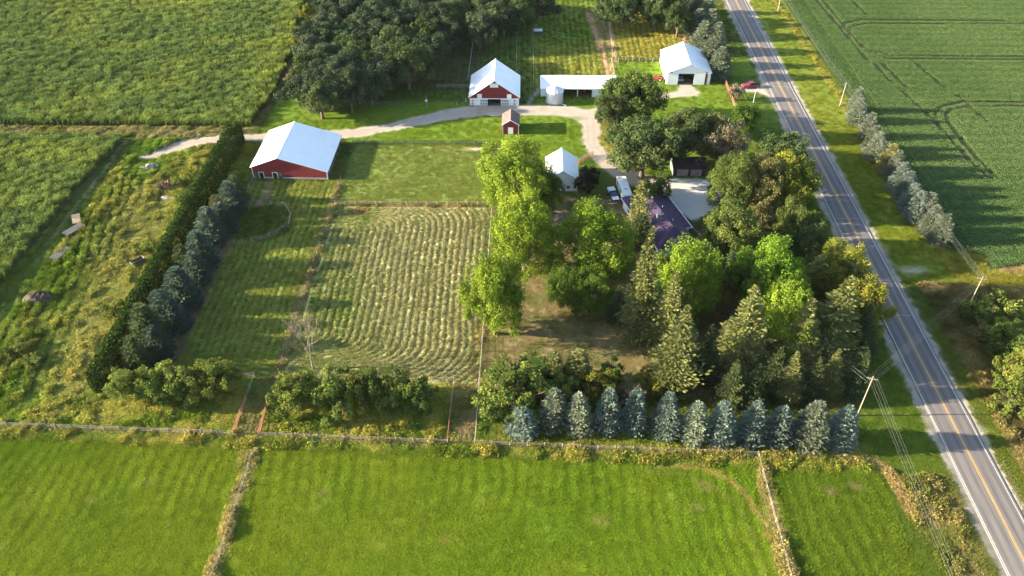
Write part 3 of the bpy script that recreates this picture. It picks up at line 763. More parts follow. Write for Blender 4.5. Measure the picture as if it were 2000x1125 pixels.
def p_soy(i):
    r = np.random.default_rng(900 + i); n = 34
    P = np.stack([(r.random(n) - .5) * .95, r.normal(size=n) * .15, .28 + .42 * r.random(n)], 1); P[:, 2] -= .5 * np.abs(P[:, 1])
    D = unit(np.stack([r.normal(size=n), r.normal(size=n), .25 * r.normal(size=n)], 1)); U = unit(np.cross(D, np.stack([.35 * r.normal(size=n), .35 * r.normal(size=n), np.ones(n)], 1)))
    c = .7 + .6 * r.random(n)
    V, F, C = leafquads(P, D, U, .18 + .12 * r.random(n), .14 + .1 * r.random(n), np.stack([c, c, c], 1))
    return proto('soybean_clump', np_mesh('soybean_clump', V, F, col=C, mat=LEAF['inst']))
def scatter(name, P, rotz, scl, tint, protos, label, cat):
    me = bpy.data.meshes.new(name); n = len(P)
    me.vertices.add(n); me.vertices.foreach_set('co', np.asarray(P, np.float32).ravel())
    def A(nm, ty, key, arr):
        a = me.attributes.new(nm, ty, 'POINT'); a.data.foreach_set(key, np.asarray(arr, np.float32).ravel())
    A('rot', 'FLOAT_VECTOR', 'vector', np.stack([np.zeros(n), np.zeros(n), rotz], 1))
    A('scl', 'FLOAT_VECTOR', 'vector', scl)
    A('tint', 'FLOAT_COLOR', 'color', np.hstack([tint, np.ones((n, 1))]))
    o = link(name, me); tag(o, label, cat, kind='stuff')
    ng = bpy.data.node_groups.new(name + '_scatter', 'GeometryNodeTree')
    ng.interface.new_socket('Geometry', in_out='INPUT', socket_type='NodeSocketGeometry')
    ng.interface.new_socket('Geometry', in_out='OUTPUT', socket_type='NodeSocketGeometry')
    gi = ng.nodes.new('NodeGroupInput'); go = ng.nodes.new('NodeGroupOutput')
    jn = ng.nodes.new('GeometryNodeJoinGeometry')
    for p in protos:
        oi = ng.nodes.new('GeometryNodeObjectInfo'); oi.inputs['Object'].default_value = p; oi.inputs['As Instance'].default_value = True
        ng.links.new(oi.outputs['Geometry'], jn.inputs[0])
    ip = ng.nodes.new('GeometryNodeInstanceOnPoints'); ip.inputs['Pick Instance'].default_value = True
    ri = ng.nodes.new('FunctionNodeRandomValue'); ri.data_type = 'INT'
    ri.inputs[4].default_value = 0; ri.inputs[5].default_value = len(protos) - 1
    def NA(nm, ty):
        k = ng.nodes.new('GeometryNodeInputNamedAttribute'); k.data_type = ty; k.inputs[0].default_value = nm; return k.outputs[0]
    ng.links.new(gi.outputs[0], ip.inputs['Points']); ng.links.new(jn.outputs[0], ip.inputs['Instance'])
    ng.links.new(ri.outputs[2], ip.inputs['Instance Index'])
    e2r = ng.nodes.new('FunctionNodeEulerToRotation')
    ng.links.new(NA('rot', 'FLOAT_VECTOR'), e2r.inputs[0]); ng.links.new(e2r.outputs[0], ip.inputs['Rotation'])
    ng.links.new(NA('scl', 'FLOAT_VECTOR'), ip.inputs['Scale'])
    ng.links.new(ip.outputs[0], go.inputs[0])
    md = o.modifiers.new('scatter', 'NODES'); md.node_group = ng
    return o

# grasses and weeds everywhere the map says something grows
def rand_pts(n, x0, x1, y0, y1):
    X = x0 + (x1 - x0) * rng.random(n); Y = y0 + (y1 - y0) * rng.random(n)
    k = visible(X, Y, 0, 60, -60, 60); return X[k], Y[k]
parts = [rand_pts(52000, -100, 100, 56, 93), rand_pts(95000, -120, 120, 56, 140), rand_pts(85000, -175, 175, 140, 210), rand_pts(75000, -235, 235, 210, 330)]
PX = np.concatenate([p[0] for p in parts]); PY = np.concatenate([p[1] for p in parts])
c_, n_, h_, z_ = field(PX, PY)
rnd = rng.random(len(PX))
crop = (n_ == Z['corn_field']) | (n_ == Z['soybean_field']) | (n_ == Z['hay_paddock'])
road_ = np.abs(PX - ROADX) < 4.6
keep = (h_ > .07) & ~crop & ~road_ & (rnd < np.clip(.35 + h_, 0, 1))
def var(c, amt=.28):
    n = len(c); k = (1 + amt * 2 * (rng.random(n) - .5))[:, None]; y = .12 * (rng.random(n) - .5)[:, None]
    return c * k * (1 + y * np.array([[1, 0, -1]]))
tall = keep & (h_ > .56); low = keep & ~tall
n = low.sum()
s = (.75 + .6 * rng.random(n)) * np.where(n_[low] == Z['hay_field'], .86, 1.0)
scatter('grass', np.stack([PX[low], PY[low], z_[low]], 1), rng.random(n) * 6.28, np.stack([s, s, np.clip(h_[low], .1, .6) * (.5 + .55 * rng.random(n)) * .75], 1), var(c_[low] * 1.18, .36),
        [p_grass(i) for i in range(3)], 'short grass covering the fields, lawns and verges', 'grass')
n = tall.sum()
s = .8 + .7 * rng.random(n)
scatter('tall_weeds', np.stack([PX[tall], PY[tall], z_[tall]], 1), rng.random(n) * 6.28, np.stack([s, s, (.45 + 1.5 * sstep(.4, .7, fbm(PX[tall] + 400, PY[tall], 2.6, 3))) * np.clip(h_[tall], .5, 1.5) * (.30 + .60 * rng.random(n)) * .75], 1), var(c_[tall] * 1.16, .36),
        [p_weed(i) for i in range(4)], 'tall weeds and uncut grass in the meadow and along the fences', 'weeds')
# hay lying in the windrows
X, Y = rand_pts(26000, HP[0] + .5, HP[1] - .5, HP[2] + .5, HP[3] - .5)
d_, ph = windrow(X, Y); rid = .5 + .5 * np.cos(2 * math.pi * ph)
c_, n_, h_, z_ = field(X, Y)
k = rng.random(len(X)) < .22 + .55 * sstep(.45, .85, rid)
e = .25
ang = np.arctan2(windrow(X, Y + e)[1] - ph, windrow(X + e, Y)[1] - ph) + math.pi / 2
n = k.sum(); s = .45 + .5 * rng.random(n)
scatter('windrow_hay', np.stack([X[k], Y[k], z_[k] + .02], 1), ang[k] + .3 * rng.normal(size=n), np.stack([s, s, s * .9], 1), var(c_[k] * 1.05, .3), [p_straw(i) for i in range(3)], 'loose tan hay lying in curving windrows in the paddock', 'hay')
# corn
def corn_pts():
    out = []
    for yy in np.arange(97, 344, 1.5):
        xx = np.arange(-258, -74, 1.5) + rng.normal() * .4
        out.append(np.stack([xx + .15 * rng.normal(size=len(xx)), np.full(len(xx), yy)], 1))
    P = np.vstack(out); X, Y = P[:, 0], P[:, 1]
    k = visible(X, Y, 1.2, 60, -60, 60) & (np.minimum(poly_sd(X, Y, CORN_A), poly_sd(X, Y, CORN_B)) < -.6 + .9 * (fbm(X, Y, 5, 2) - .5))
    return X[k], Y[k]
X, Y = corn_pts()
n = len(X)
streak = fbm(X * .25, Y, 5.5, 4); big = fbm(X + 40, Y, 30, 3); pat = fbm(X, Y - 33, 3.2, 3)
sd = np.minimum(poly_sd(X, Y, CORN_A), poly_sd(X, Y, CORN_B))
t = np.clip(sstep(.36, .66, .35 * streak + .65 * big) * .55 + .25 * sstep(.5, .8, streak) + .4 * sstep(-16, -1, sd) * (Y > 200) * sstep(-130, -85, X), 0, 1)
tint = np.array([[.130, .190, .062]]) * (1 - t[:, None]) + np.array([[.245, .290, .064]]) * t[:, None]
s = .95 + .15 * rng.random(n)
hs = (.74 + .42 * rng.random(n)) * (.9 + .25 * pat)
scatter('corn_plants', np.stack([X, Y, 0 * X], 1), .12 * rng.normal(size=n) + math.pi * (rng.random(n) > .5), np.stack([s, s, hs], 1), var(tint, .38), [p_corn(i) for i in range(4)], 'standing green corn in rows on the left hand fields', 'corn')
# soybeans
def soy_pts():
    A = []
    for yy in np.arange(143, 345, .76):
        xx = np.arange(106 if yy > 150 else 105.5, 236, .85); A.append(np.stack([xx + .1 * rng.normal(size=len(xx)), np.full(len(xx), yy), 0 * xx], 1))
    for xx in np.arange(98, 106, .76):
        yy = np.arange(143, 345, .85); A.append(np.stack([np.full(len(yy), xx), yy + .1 * rng.normal(size=len(yy)), 0 * yy + math.pi / 2], 1))
    P = np.vstack(A); X, Y = P[:, 0], P[:, 1]
    k = visible(X, Y, 0, 50, -50, 50) & (poly_sd(X, Y, SOY) < -.3)
    P = P[k]; X, Y = P[:, 0], P[:, 1]
    d = np.full(len(P), 1e9)
    for l in SOYTRW: d = np.minimum(d, seg_dist(X, Y, l))
    gap = .50 + .35 * fbm(X, Y, 6, 2)
    return P[d > gap]
P = soy_pts(); X, Y = P[:, 0], P[:, 1]; n = len(P)
big = fbm(X, Y, 40, 3); mid = fbm(X * .4, Y, 6, 3)
t = np.clip(.6 * sstep(.3, .7, big) + .4 * mid, 0, 1)
tint = np.array([[.098, .165, .050]]) * (1 - t[:, None]) + np.array([[.145, .215, .068]]) * t[:, None]
tint = tint * (1 + .10 * np.sin(np.where(X > 106, Y, X) * 2 * math.pi / 4.56))[:, None]
s = .95 + .2 * rng.random(n)
scatter('soybean_plants', np.stack([X, Y, 0 * X], 1), P[:, 2] + .15 * rng.normal(size=n), np.stack([s, s, .85 + .35 * rng.random(n)], 1), var(tint, .18), [p_soy(i) for i in range(4)], 'dense green soybean rows with tractor tracks right of the road', 'soybeans')

# ------------------------------------------------------------------ trees
def tube_np(pts, rad, n=6):
    pts = [Vector(p) for p in pts]; V = []; F = []
    for k, p in enumerate(pts):
        d = (pts[min(k + 1, len(pts) - 1)] - pts[max(k - 1, 0)]).normalized()
        u = d.orthogonal().normalized(); w = d.cross(u)
        for i in range(n):
            t = 6.2832 * i / n; V.append(p + (u * math.cos(t) + w * math.sin(t)) * rad[k])
    for k in range(len(pts) - 1):
        for i in range(n): F.append((k * n + i, k * n + (i + 1) % n, (k + 1) * n + (i + 1) % n, (k + 1) * n + i))
    return V, F
def leaf_cloud(r, centres, crad, per, size, up=0.0, zs=1.0, tone=None):
    """leaf quads spread round clump centres, thicker toward each clump's skin"""
    n = len(centres)
    idx = np.repeat(np.arange(n), per)
    m = len(idx)
    d = unit(r.normal(size=(m, 3)))
    rad = crad[idx] * (.35 + .65 * r.random(m) ** .5) * (.85 + .3 * r.random(m))
    P = centres[idx] + d * rad[:, None] * np.array([[1, 1, zs]])
    nrm = unit(d + .8 * r.normal(size=(m, 3)) + np.array([[0, 0, .35]]))
    t = r.normal(size=(m, 3)) + np.array([[0, 0, up]])
    D = unit(t - nrm * (t * nrm).sum(1, keepdims=True)); U = np.cross(nrm, D)
    s = size * (.6 + .8 * r.random(m))
    ct = tone[idx] if tone is not None else np.ones(m)
    k = ct * (.82 + .36 * r.random(m))
    yel = (1 + .10 * (ct - 1) / .3) + .06 * r.normal(size=m)
    C = np.stack([k * yel, k, k * (.9 + .2 * r.random(m))], 1)
    return leafquads(P, D, U, s, s * .72, C)
def merge(L):
    V, F, C = [], [], []; o = 0
    for v, f, c in L:
        V.append(v); F.append(f + o); C.append(c); o += len(v)
    return np.vstack(V), np.vstack(F), np.vstack(C)
def broadleaf(seed, Rr, H, lobes, clumps, per, size, low=.28, egg=0.0, spike=1.0, crad=.17, bare=0.0):
    """trunk mesh + crown mesh; lobes are the main limbs' foliage masses"""
    r = np.random.default_rng(seed)
    cz = H * (low + 1) / 2; az = H * (1 - low) / 2
    k = np.arange(lobes) + .5
    ph = np.arccos(1 - 1.80 * k / lobes); th = math.pi * (1 + 5 ** .5) * k + r.random() * 6
    q = .50 + .36 * r.random(lobes)
    lr = Rr * (.27 + .20 * r.random(lobes)) * (1.0 if lobes > 9 else 1.15)
    LC = np.stack([np.cos(th) * np.sin(ph) * Rr * q, np.sin(th) * np.sin(ph) * Rr * q, cz + np.cos(ph) * az * (q + .06)], 1)
    if egg: LC[:, :2] *= (1 - egg * ((LC[:, 2:3] - cz) / az))
    LC = np.vstack([LC, [[0, 0, cz]]]); lr = np.append(lr, Rr * .5)
    ltone = np.append(.76 + .46 * r.random(lobes), .8)
    per_l = np.maximum(2, (clumps * lr ** 2 / (lr ** 2).sum()).astype(int))
    cc = []; ct = []; cr = []
    for i in range(len(LC)):
        d = unit(r.normal(size=(per_l[i] * 2, 3)) + .45 * unit(LC[i:i + 1] - np.array([[0, 0, cz * .75]])) + np.array([[0, 0, .25]]))[:per_l[i]]
        rr_ = lr[i] * (.62 + .42 * r.random(per_l[i]))
        p = LC[i] + d * rr_[:, None] * np.array([[1, 1, az / Rr * .9 if az < Rr else 1.05]])
        cc.append(p); ct.append(ltone[i] * (.80 + .42 * r.random(per_l[i]))); cr.append(Rr * crad * (.6 + .75 * r.random(per_l[i])))
    cc = np.vstack(cc); ct = np.concatenate(ct); cr = np.concatenate(cr)
    keep = (cc[:, 2] > H * low * .75) & (r.random(len(cc)) > bare)
    cc, ct, cr = cc[keep], ct[keep], cr[keep]
    V, F, C = leaf_cloud(r, cc, cr, per, size, up=.4 * spike, zs=spike, tone=ct)
    V[:, 2] = np.minimum(V[:, 2], H * 1.04)
    # trunk and limbs
    TV, TF = [], []
    def addt(p, rd, n=6):
        v, f = tube_np(p, rd, n); o = len(TV); TV.extend(v); TF.extend([tuple(i + o for i in q) for q in f])
    tr = Rr * .055 + .08
    addt([(0, 0, -.3), (.05, .02, H * .15), (.1 * r.normal(), .1 * r.normal(), H * .4), (.2 * r.normal(), .2 * r.normal(), H * .75)], [tr * 1.35, tr, tr * .75, tr * .25], 8)
    for i in range(lobes):
        z0 = H * (low * .7 + .25 * r.random()); e = LC[i]
        addt([(0, 0, z0), (e[0] * .5, e[1] * .5, z0 + (e[2] - z0) * .35), tuple(e)], [tr * .5, tr * .32, .05], 5)
        for j in range(2):
            d = unit(r.normal(size=(1, 3)))[0] * lr[i] * .8
            addt([tuple(e * np.array([.6, .6, 1]) + np.array([0, 0, (z0 - e[2]) * .3])), tuple(e + d)], [.09, .03], 4)
    return np_mesh('trunk', TV, TF, mat=M['bark'], smooth=True), np_mesh('crown', V, F, col=C)
def conifer(seed, Rr, H, whorls, per, size, droop=.25, low=.03, power=.85, fill=3, ragged=.2, seg=4, tipup=.25):
    r = np.random.default_rng(seed)
    P, D, U, S, C = [], [], [], [], []
    for w in range(whorls):
        t = (w + r.random() * .6) / whorls
        z = H * (low + (1 - low) * t)
        Lw = Rr * (1 - t) ** power * (.55 + .45 * min(1, (t + .06) / .14)) + .10
        nb = max(5, int(per * (.45 + .55 * (1 - t))))
        a0 = r.random() * 6.28
        for b_ in range(nb):
            a = a0 + 6.283 * b_ / nb + .35 * r.normal()
            L = Lw * (1 - ragged * r.random() + ragged * .35 * r.normal())
            ca, sa = math.cos(a), math.sin(a)
            ns = max(2, int(seg * L / Rr + 1.5))
            tone = .82 + .34 * r.random()
            for k in range(ns):
                s = (k + .35 + .5 * r.random()) / ns
                for j in range(fill):
                    side = r.normal() * .20 * L * (.4 + s * .6) + .10 * r.normal()
                    zz_ = z - droop * L * s + tipup * L * s * s + .10 * r.normal() * size
                    p = (ca * L * s - sa * side, sa * L * s + ca * side, zz_)
                    dz = -droop * .8 + 2 * tipup * s + .22 * r.normal()
                    aa = a + side * .9 / (L + .1) + .25 * r.normal()
                    P.append(p); D.append((math.cos(aa), math.sin(aa), dz)); U.append((-math.sin(aa) + .35 * r.normal(), math.cos(aa) + .35 * r.normal(), .45 * r.normal()))
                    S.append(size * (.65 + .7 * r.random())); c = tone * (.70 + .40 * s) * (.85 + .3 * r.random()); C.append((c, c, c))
    P = np.array(P); D = unit(np.array(D)); U = unit(np.array(U)); S = np.array(S); C = np.array(C)
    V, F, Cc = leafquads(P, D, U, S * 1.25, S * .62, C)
    V[:, 2] = np.maximum(V[:, 2], .05)
    TV, TF = tube_np([(0, 0, -.3), (0, 0, H * .4), (.03, .02, H * .98)], [Rr * .07 + .05, Rr * .045 + .03, .02], 7)
    return np_mesh('trunk', TV, TF, mat=M['bark'], smooth=True), np_mesh('crown', V, F, col=Cc)
def dead_tree(seed, Rr, H):
    r = np.random.default_rng(seed); TV, TF = [], []; tips = []
    def addt(p, rd, n=5):
        v, f = tube_np(p, rd, n); o = len(TV); TV.extend(v); TF.extend([tuple(i + o for i in q) for q in f])
    def grow(p, d, L, rad, lev):
        p = np.array(p); d = unit(np.array([d]))[0]
        m = p + d * L * .5 + .06 * L * r.normal(size=3); e = p + d * L + .1 * L * r.normal(size=3)
        addt([p, m, e], [rad, rad * .75, rad * .5], 5 if lev < 2 else 3)
        if lev >= 4: tips.append(e); return
        for k in range(3 if lev < 3 else 3):
            nd = d + .62 * r.normal(size=3) + np.array([0, 0, .22]); q = m if k == 0 else e
            grow(q, nd, L * (.62 + .2 * r.random()), rad * .52, lev + 1)
    addt([(0, 0, -.3), (.1, 0, H * .16)], [.26, .22], 7)
    for k in range(5):
        a = 6.283 * k / 5 + r.random() * .6
        grow((.1, 0, H * (.12 + .05 * k)), (math.cos(a) * .55, math.sin(a) * .55, 1), H * .30, .13, 1)
    V = np.array([tuple(v) for v in TV]); f_ = min(1, H / V[:, 2].max()); rr = np.percentile(np.hypot(V[:, 0], V[:, 1]), 97)
    V[:, 2] *= H / V[:, 2].max(); V[:, :2] *= Rr / rr
    tp = np.array(tips); tp[:, 2] *= H / max(t[2] for t in TV); tp[:, :2] *= Rr / rr
    tp = tp[r.random(len(tp)) < .9]
    LV, LF, LC = leaf_cloud(r, tp, np.full(len(tp), .45), 7, .16)
    return np_mesh('trunk', V, TF, mat=M['barkpale'], smooth=True), np_mesh('crown', LV, LF, col=LC)
PROTO = {}
def reg(kind, Rr, H, fn, n, *a, **k):
    PROTO[kind] = (Rr, H, [fn(1000 + 31 * i + len(PROTO) * 577, Rr, H, *a, **k) for i in range(n)])
reg('oak', 7, 14, broadleaf, 4, 14, 170, 125, .38, low=.12, crad=.19)
reg('oak_far', 6.5, 14, broadleaf, 5, 13, 130, 95, .48, low=.18, crad=.20)
reg('maple', 7, 17, broadleaf, 4, 20, 230, 130, .34, low=.03, egg=.20, spike=1.45, crad=.17)
reg('thin', 7, 14, broadleaf, 2, 14, 160, 48, .36, low=.12, crad=.16, bare=.05)
reg('shrub', 3.5, 7, broadleaf, 4, 9, 75, 95, .29, low=.07, crad=.2)
reg('bush', 2.0, 3.4, broadleaf, 3, 7, 40, 45, .26, low=.02, crad=.24)
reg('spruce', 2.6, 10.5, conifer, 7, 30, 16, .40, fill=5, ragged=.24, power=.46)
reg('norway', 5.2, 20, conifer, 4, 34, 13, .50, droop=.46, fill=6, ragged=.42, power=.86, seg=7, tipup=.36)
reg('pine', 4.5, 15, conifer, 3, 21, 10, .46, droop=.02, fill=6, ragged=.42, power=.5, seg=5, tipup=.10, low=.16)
reg('yew', 2.8, 7, broadleaf, 1, 8, 90, 80, .26, low=.02, crad=.22)
reg('dead', 4.5, 13, dead_tree, 1)
_cnt = {}
def plant(kind, mat, px, py, h, r, name, label, group=None, cat='tree', base=False, dx=0, dy=0):
    """px, py: photo position of the crown's tip (or of the foot, base=True); h, r in metres"""
    Rr, H, ms = PROTO[kind]
    if base: g = at(px, py, 0)
    elif kind in ('spruce', 'norway', 'pine', 'dead'): g = at(px, py, h * .97)
    else:                                   # round crown: its outline against the ground behind touches px, py
        d = at(px, py, 0) - _c; d /= np.linalg.norm(d)
        nz_ = math.hypot(d[0], d[1]); up = np.array([-d[2] * -d[0] / nz_, -d[2] * -d[1] / nz_, nz_]); up[:2] *= -1
        lo_ = .12; cz = h * (lo_ + 1) / 2; az = h * (1 - lo_) / 2 * .93; rr = r * .90
        q = math.sqrt((rr * math.hypot(up[0], up[1])) ** 2 + (az * up[2]) ** 2)
        S = np.array([rr * rr * up[0] / q, rr * rr * up[1] / q, cz + az * az * up[2] / q])
        g = at(px, py, S[2]) - S
    i = _cnt.get(kind, 0); _cnt[kind] = i + 1
    tm, cm = ms[i % len(ms)]
    o = thing(name, label, cat, (g[0] + dx, g[1] + dy, 0), random.random() * 6.28, group)
    f = .94 + .12 * random.random()
    o.scale = (r / Rr * f, r / Rr / f, h / H)
    o.rotation_euler = (random.gauss(0, .025), random.gauss(0, .025), o.rotation_euler.z)
    link('trunk', tm, o)
    c = link('crown', cm, o)
    if not cm.materials: cm.materials.append(LEAF[mat])
    c.material_slots[0].link = 'OBJECT'; c.material_slots[0].material = LEAF[mat]
    return o
ORD = ['first', 'second', 'third', 'fourth', 'fifth', 'sixth', 'seventh', 'eighth', 'ninth', 'tenth', 'eleventh', 'twelfth', 'thirteenth', 'fourteenth', 'fifteenth', 'sixteenth']
# front row of blue spruces along the long fence, left to right
FRONT = [(1018, 797, 6.5, 2.9, 'blue'), (1083, 762, 10.2, 2.6, 'bluegrey'), (1137, 772, 9.6, 2.4, 'bluegrey'), (1194, 762, 10.4, 2.5, 'blue'), (1246, 765, 10.6, 2.5, 'blue'), (1311, 772, 10.4, 2.6, 'blue'),
         (1368, 788, 9.8, 2.6, 'bluegrey'), (1424, 788, 10.0, 2.6, 'blue'), (1481, 790, 9.8, 2.6, 'blue'), (1535, 798, 9.2, 2.7, 'blue'), (1600, 790, 10.2, 3.3, 'bluegrey'), (1663, 800, 9.6, 2.6, 'blue')]
for i, (x, y, h, r, m) in enumerate(FRONT):
    plant('spruce', m, x, y, h * (.96 + .1 * random.random()), r * (1.10 + .14 * random.random()), 'spruce_tree', ('short wide blue spruce, ' if i == 0 else '') + ORD[i] + ' spruce from the left in the front row by the fence', 'blue spruces in the front row')
# spruces between the hedge and the striped pasture, far to near
HROW = [(452, 345, 7.5, 2.6, 'norway_dark'), (440, 357, 9, 3.3, 'bluedark'), (415, 382, 8, 2.2, 'olive'), (398, 409, 9.5, 3.6, 'bluedark'), (424, 400, 8, 3.0, 'bluedark'), (378, 453, 9.5, 3.5, 'bluedark'), (347, 480, 8.5, 2.6, 'norway_dark'), (370, 495, 8, 3.0, 'bluedark'),
        (339, 527, 10, 3.7, 'bluedark'), (302, 570, 9.5, 3.1, 'bluedark'), (325, 585, 8, 3.0, 'bluedark'), (273, 597, 11, 3.5, 'norway_dark'), (292, 640, 8, 2.8, 'bluedark'), (250, 660, 9, 2.8, 'norway_dark')]
for i, (x, y, h, r, m) in enumerate(HROW):
    plant('spruce', m, x, y, h * 1.05, r * 1.2, 'spruce_tree', ORD[i] + ' spruce from the far end of the row east of the tall hedge', 'spruces beside the tall hedge')
# spruces along the bean field
RROW = [(1681, 171), (1684, 193), (1705, 221), (1714, 246), (1721, 260), (1747, 283), (1760, 297), (1772, 320), (1782, 337), (1792, 358), (1804, 375), (1823, 380), (1835, 404), (1851, 420)]
for i, (x, y) in enumerate(RROW):
    m = ['bluegrey', 'bluegrey', 'bluegrey', 'bluegrey', 'bluegrey', 'pine', 'bluegrey', 'blue', 'blue', 'blue', 'blue', 'bluegrey', 'bluegrey', 'bluegrey'][i]
    plant('spruce', m, x, y, 8.0 + .8 * random.random(), 2.7 + .6 * random.random(), 'spruce_tree', ORD[i] + ' spruce from the far end of the row beside the soybeans', 'spruces beside the soybeans')
# spruces left of the road at the top
TROW = [(1347, -28), (1362, -15), (1385, -6), (1368, 18), (1393, 20), (1378, 42), (1405, 46), (1394, 72), (1413, 92)]
for i, (x, y) in enumerate(TROW):
    plant('spruce', 'bluegrey', x, y, 10.5, 4.2, 'spruce_tree', ORD[i] + ' spruce from the top in the clump between machine shed and road', 'spruces behind the machine shed')
# bright maples west of the yard
plant('maple', 'maple_lime', 1008, 280, 17.5, 8.5, 'maple_tree', 'broad yellow green maple in front of the small red shed')
plant('maple', 'maple_dark', 1068, 335, 12, 4.2, 'maple_tree', 'darker green maple leaning over the white barn roof')
plant('maple', 'maple_lime', 1026, 384, 20, 7.0, 'maple_tree', 'tall lime green maple, middle of the three beside the hay paddock')
plant('maple', 'maple_lime', 964, 500, 20, 6.1, 'maple_tree', 'lime green maple nearest the hay paddock corner')
plant('maple', 'maple', 1172, 404, 17.5, 7.8, 'maple_tree', 'deep green spreading maple west of the purple roofed house')
plant('maple', 'maple_dark', 1110, 520, 10, 4.4, 'maple_tree', 'small dark green tree at the left in the shaded yard')
plant('maple', 'maple_dark', 1154, 532, 10, 4.6, 'maple_tree', 'small dark green tree at the right in the shaded yard')
plant('maple', 'maple', 1354, 472, 18.5, 6.8, 'maple_tree', 'bright green maple just south of the purple roofed house')
plant('maple', 'maple', 1527, 474, 17.5, 6.8, 'maple_tree', 'yellow green maple in the middle of the roadside grove')
plant('maple', 'maple_lime', 1560, 556, 17, 5.8, 'maple_tree', 'lime coloured maple among the old spruces near the road')
plant('maple', 'pine_lime', 1656, 480, 15, 5.4, 'broadleaf_tree', 'yellow green feathery tree overhanging the road edge, farther one')
plant('maple', 'pine_lime', 1702, 548, 15, 5.2, 'broadleaf_tree', 'yellow green feathery tree overhanging the road edge, nearer one')
plant('pine', 'norway', 1612, 500, 13, 4.6, 'pine_tree', 'dull green pine behind the lime coloured maple')
# tall old spruces
plant('norway', 'norway', 1277, 447, 28, 6.0, 'spruce_tree', 'tallest narrow olive spruce in front of the house')
plant('norway', 'norway', 1314, 528, 20, 4.8, 'spruce_tree', 'slim olive spruce tucked behind the tallest one')
plant('norway', 'norway', 1338, 606, 20, 6.6, 'spruce_tree', 'broad olive spruce in front of the tallest one')
plant('norway', 'norway', 1480, 565, 21, 7.2, 'spruce_tree', 'ragged olive spruce with long upswept branches in the grove')
plant('norway', 'norway', 1662, 545, 21, 8.0, 'spruce_tree', 'huge grey brown spruce beside the road')
plant('norway', 'norway', 1590, 590, 18, 6.0, 'spruce_tree', 'olive spruce left of the huge grey brown one')
plant('norway', 'norway_dark', 1712, 600, 14, 4.4, 'spruce_tree', 'dark spruce at the road side of the grove')
for i, (x, y, h, r, m) in enumerate([(1443, 703, 11, 3.0, 'norway_dark'), (1483, 713, 10, 2.8, 'norway_dark'), (1524, 682, 11, 3.0, 'norway_dark'), (1563, 690, 11, 3.0, 'norway'), (1605, 700, 10, 2.8, 'norway_dark'), (1645, 685, 11, 2.9, 'norway'), (1691, 685, 11, 2.9, 'norway_dark')]):
    plant('norway', m, x, y, h * 1.1, r * 1.25, 'spruce_tree', ORD[i] + ' dark spruce from the left behind the front row of blue spruces', 'dark spruces behind the front row')
# mixed clump at the left end of the front row
plant('shrub', 'shrub', 1005, 706, 9.5, 6.4, 'broadleaf_tree', 'large rounded olive green tree behind the short wide blue spruce')
plant('shrub', 'shrub_dark', 1032, 697, 8.5, 4.4, 'broadleaf_tree', 'dark green tree behind the large rounded olive one')
plant('spruce', 'norway', 1082, 690, 8.5, 2.8, 'pine_tree', 'small olive pine at the back edge of the mixed clump, left one')
plant('spruce', 'norway', 1131, 684, 9, 3.2, 'pine_tree', 'small green pine at the back edge of the mixed clump, right one')
plant('shrub', 'shrub', 1100, 722, 7, 3.4, 'broadleaf_tree', 'olive shrub in the middle of the mixed clump')
plant('shrub', 'goldgreen', 1180, 712, 7, 3.6, 'broadleaf_tree', 'yellow green rounded shrub at the right of the mixed clump')
plant('shrub', 'shrub_dark', 1197, 704, 6.5, 2.2, 'broadleaf_tree', 'small dark round shrub behind the yellow green one')
plant('bush', 'goldgreen', 1150, 755, 4.5, 2.2, 'shrub', 'yellowish bush between the third and fourth front spruces', cat='shrub')
plant('bush', 'goldgreen', 1288, 738, 4.5, 2.2, 'shrub', 'golden bush behind the gap between fifth and sixth front spruces', cat='shrub')
plant('bush', 'ashbrown', 1224, 755, 4, 1.6, 'shrub', 'small tan bush behind the fourth front spruce', cat='shrub')
plant('bush', 'goldgreen', 1265, 722, 3.2, 2.4, 'shrub', 'low yellowish bush at the foot of the broad olive spruce', cat='shrub')
plant('bush', 'ashbrown', 1248, 752, 5, 1.8, 'shrub', 'grey half dead bush behind the fifth front spruce', cat='shrub')
# hedge-row trees along the front fence
plant('shrub', 'shrub', 236, 716, 8, 3.4, 'broadleaf_tree', 'small round tree at the near end of the tall hedge')
for i, (x, y, h, r, m) in enumerate([(292, 720, 7.5, 4.0, 'shrub'), (335, 708, 8, 4.2, 'shrub'), (382, 704, 8, 4.3, 'shrub'), (413, 710, 7.5, 3.6, 'shrub')]):
    plant('shrub', m, x, y, h, r, 'broadleaf_tree', ORD[i] + ' tree from the left in the olive thicket left of the cattle lane', 'thicket left of the cattle lane')
for i, (x, y, h, r, m) in enumerate([(560, 730, 8.5, 4.2, 'shrub'), (648, 724, 9.5, 4.4, 'shrub_dark'), (699, 722, 9, 3.6, 'shrub_dark'), (757, 726, 8.5, 3.8, 'shrub_dark'), (813, 736, 8, 3.5, 'shrub_dark')]):
    plant('shrub', m, x, y, h, r, 'broadleaf_tree', ORD[i] + ' tree from the left in the row below the hay paddock', 'trees below the hay paddock')
plant('dead', 'ashbrown', 612, 720, 15, 5.0, 'bare_tree', 'bare grey tree in the lower left corner of the hay paddock', base=True)
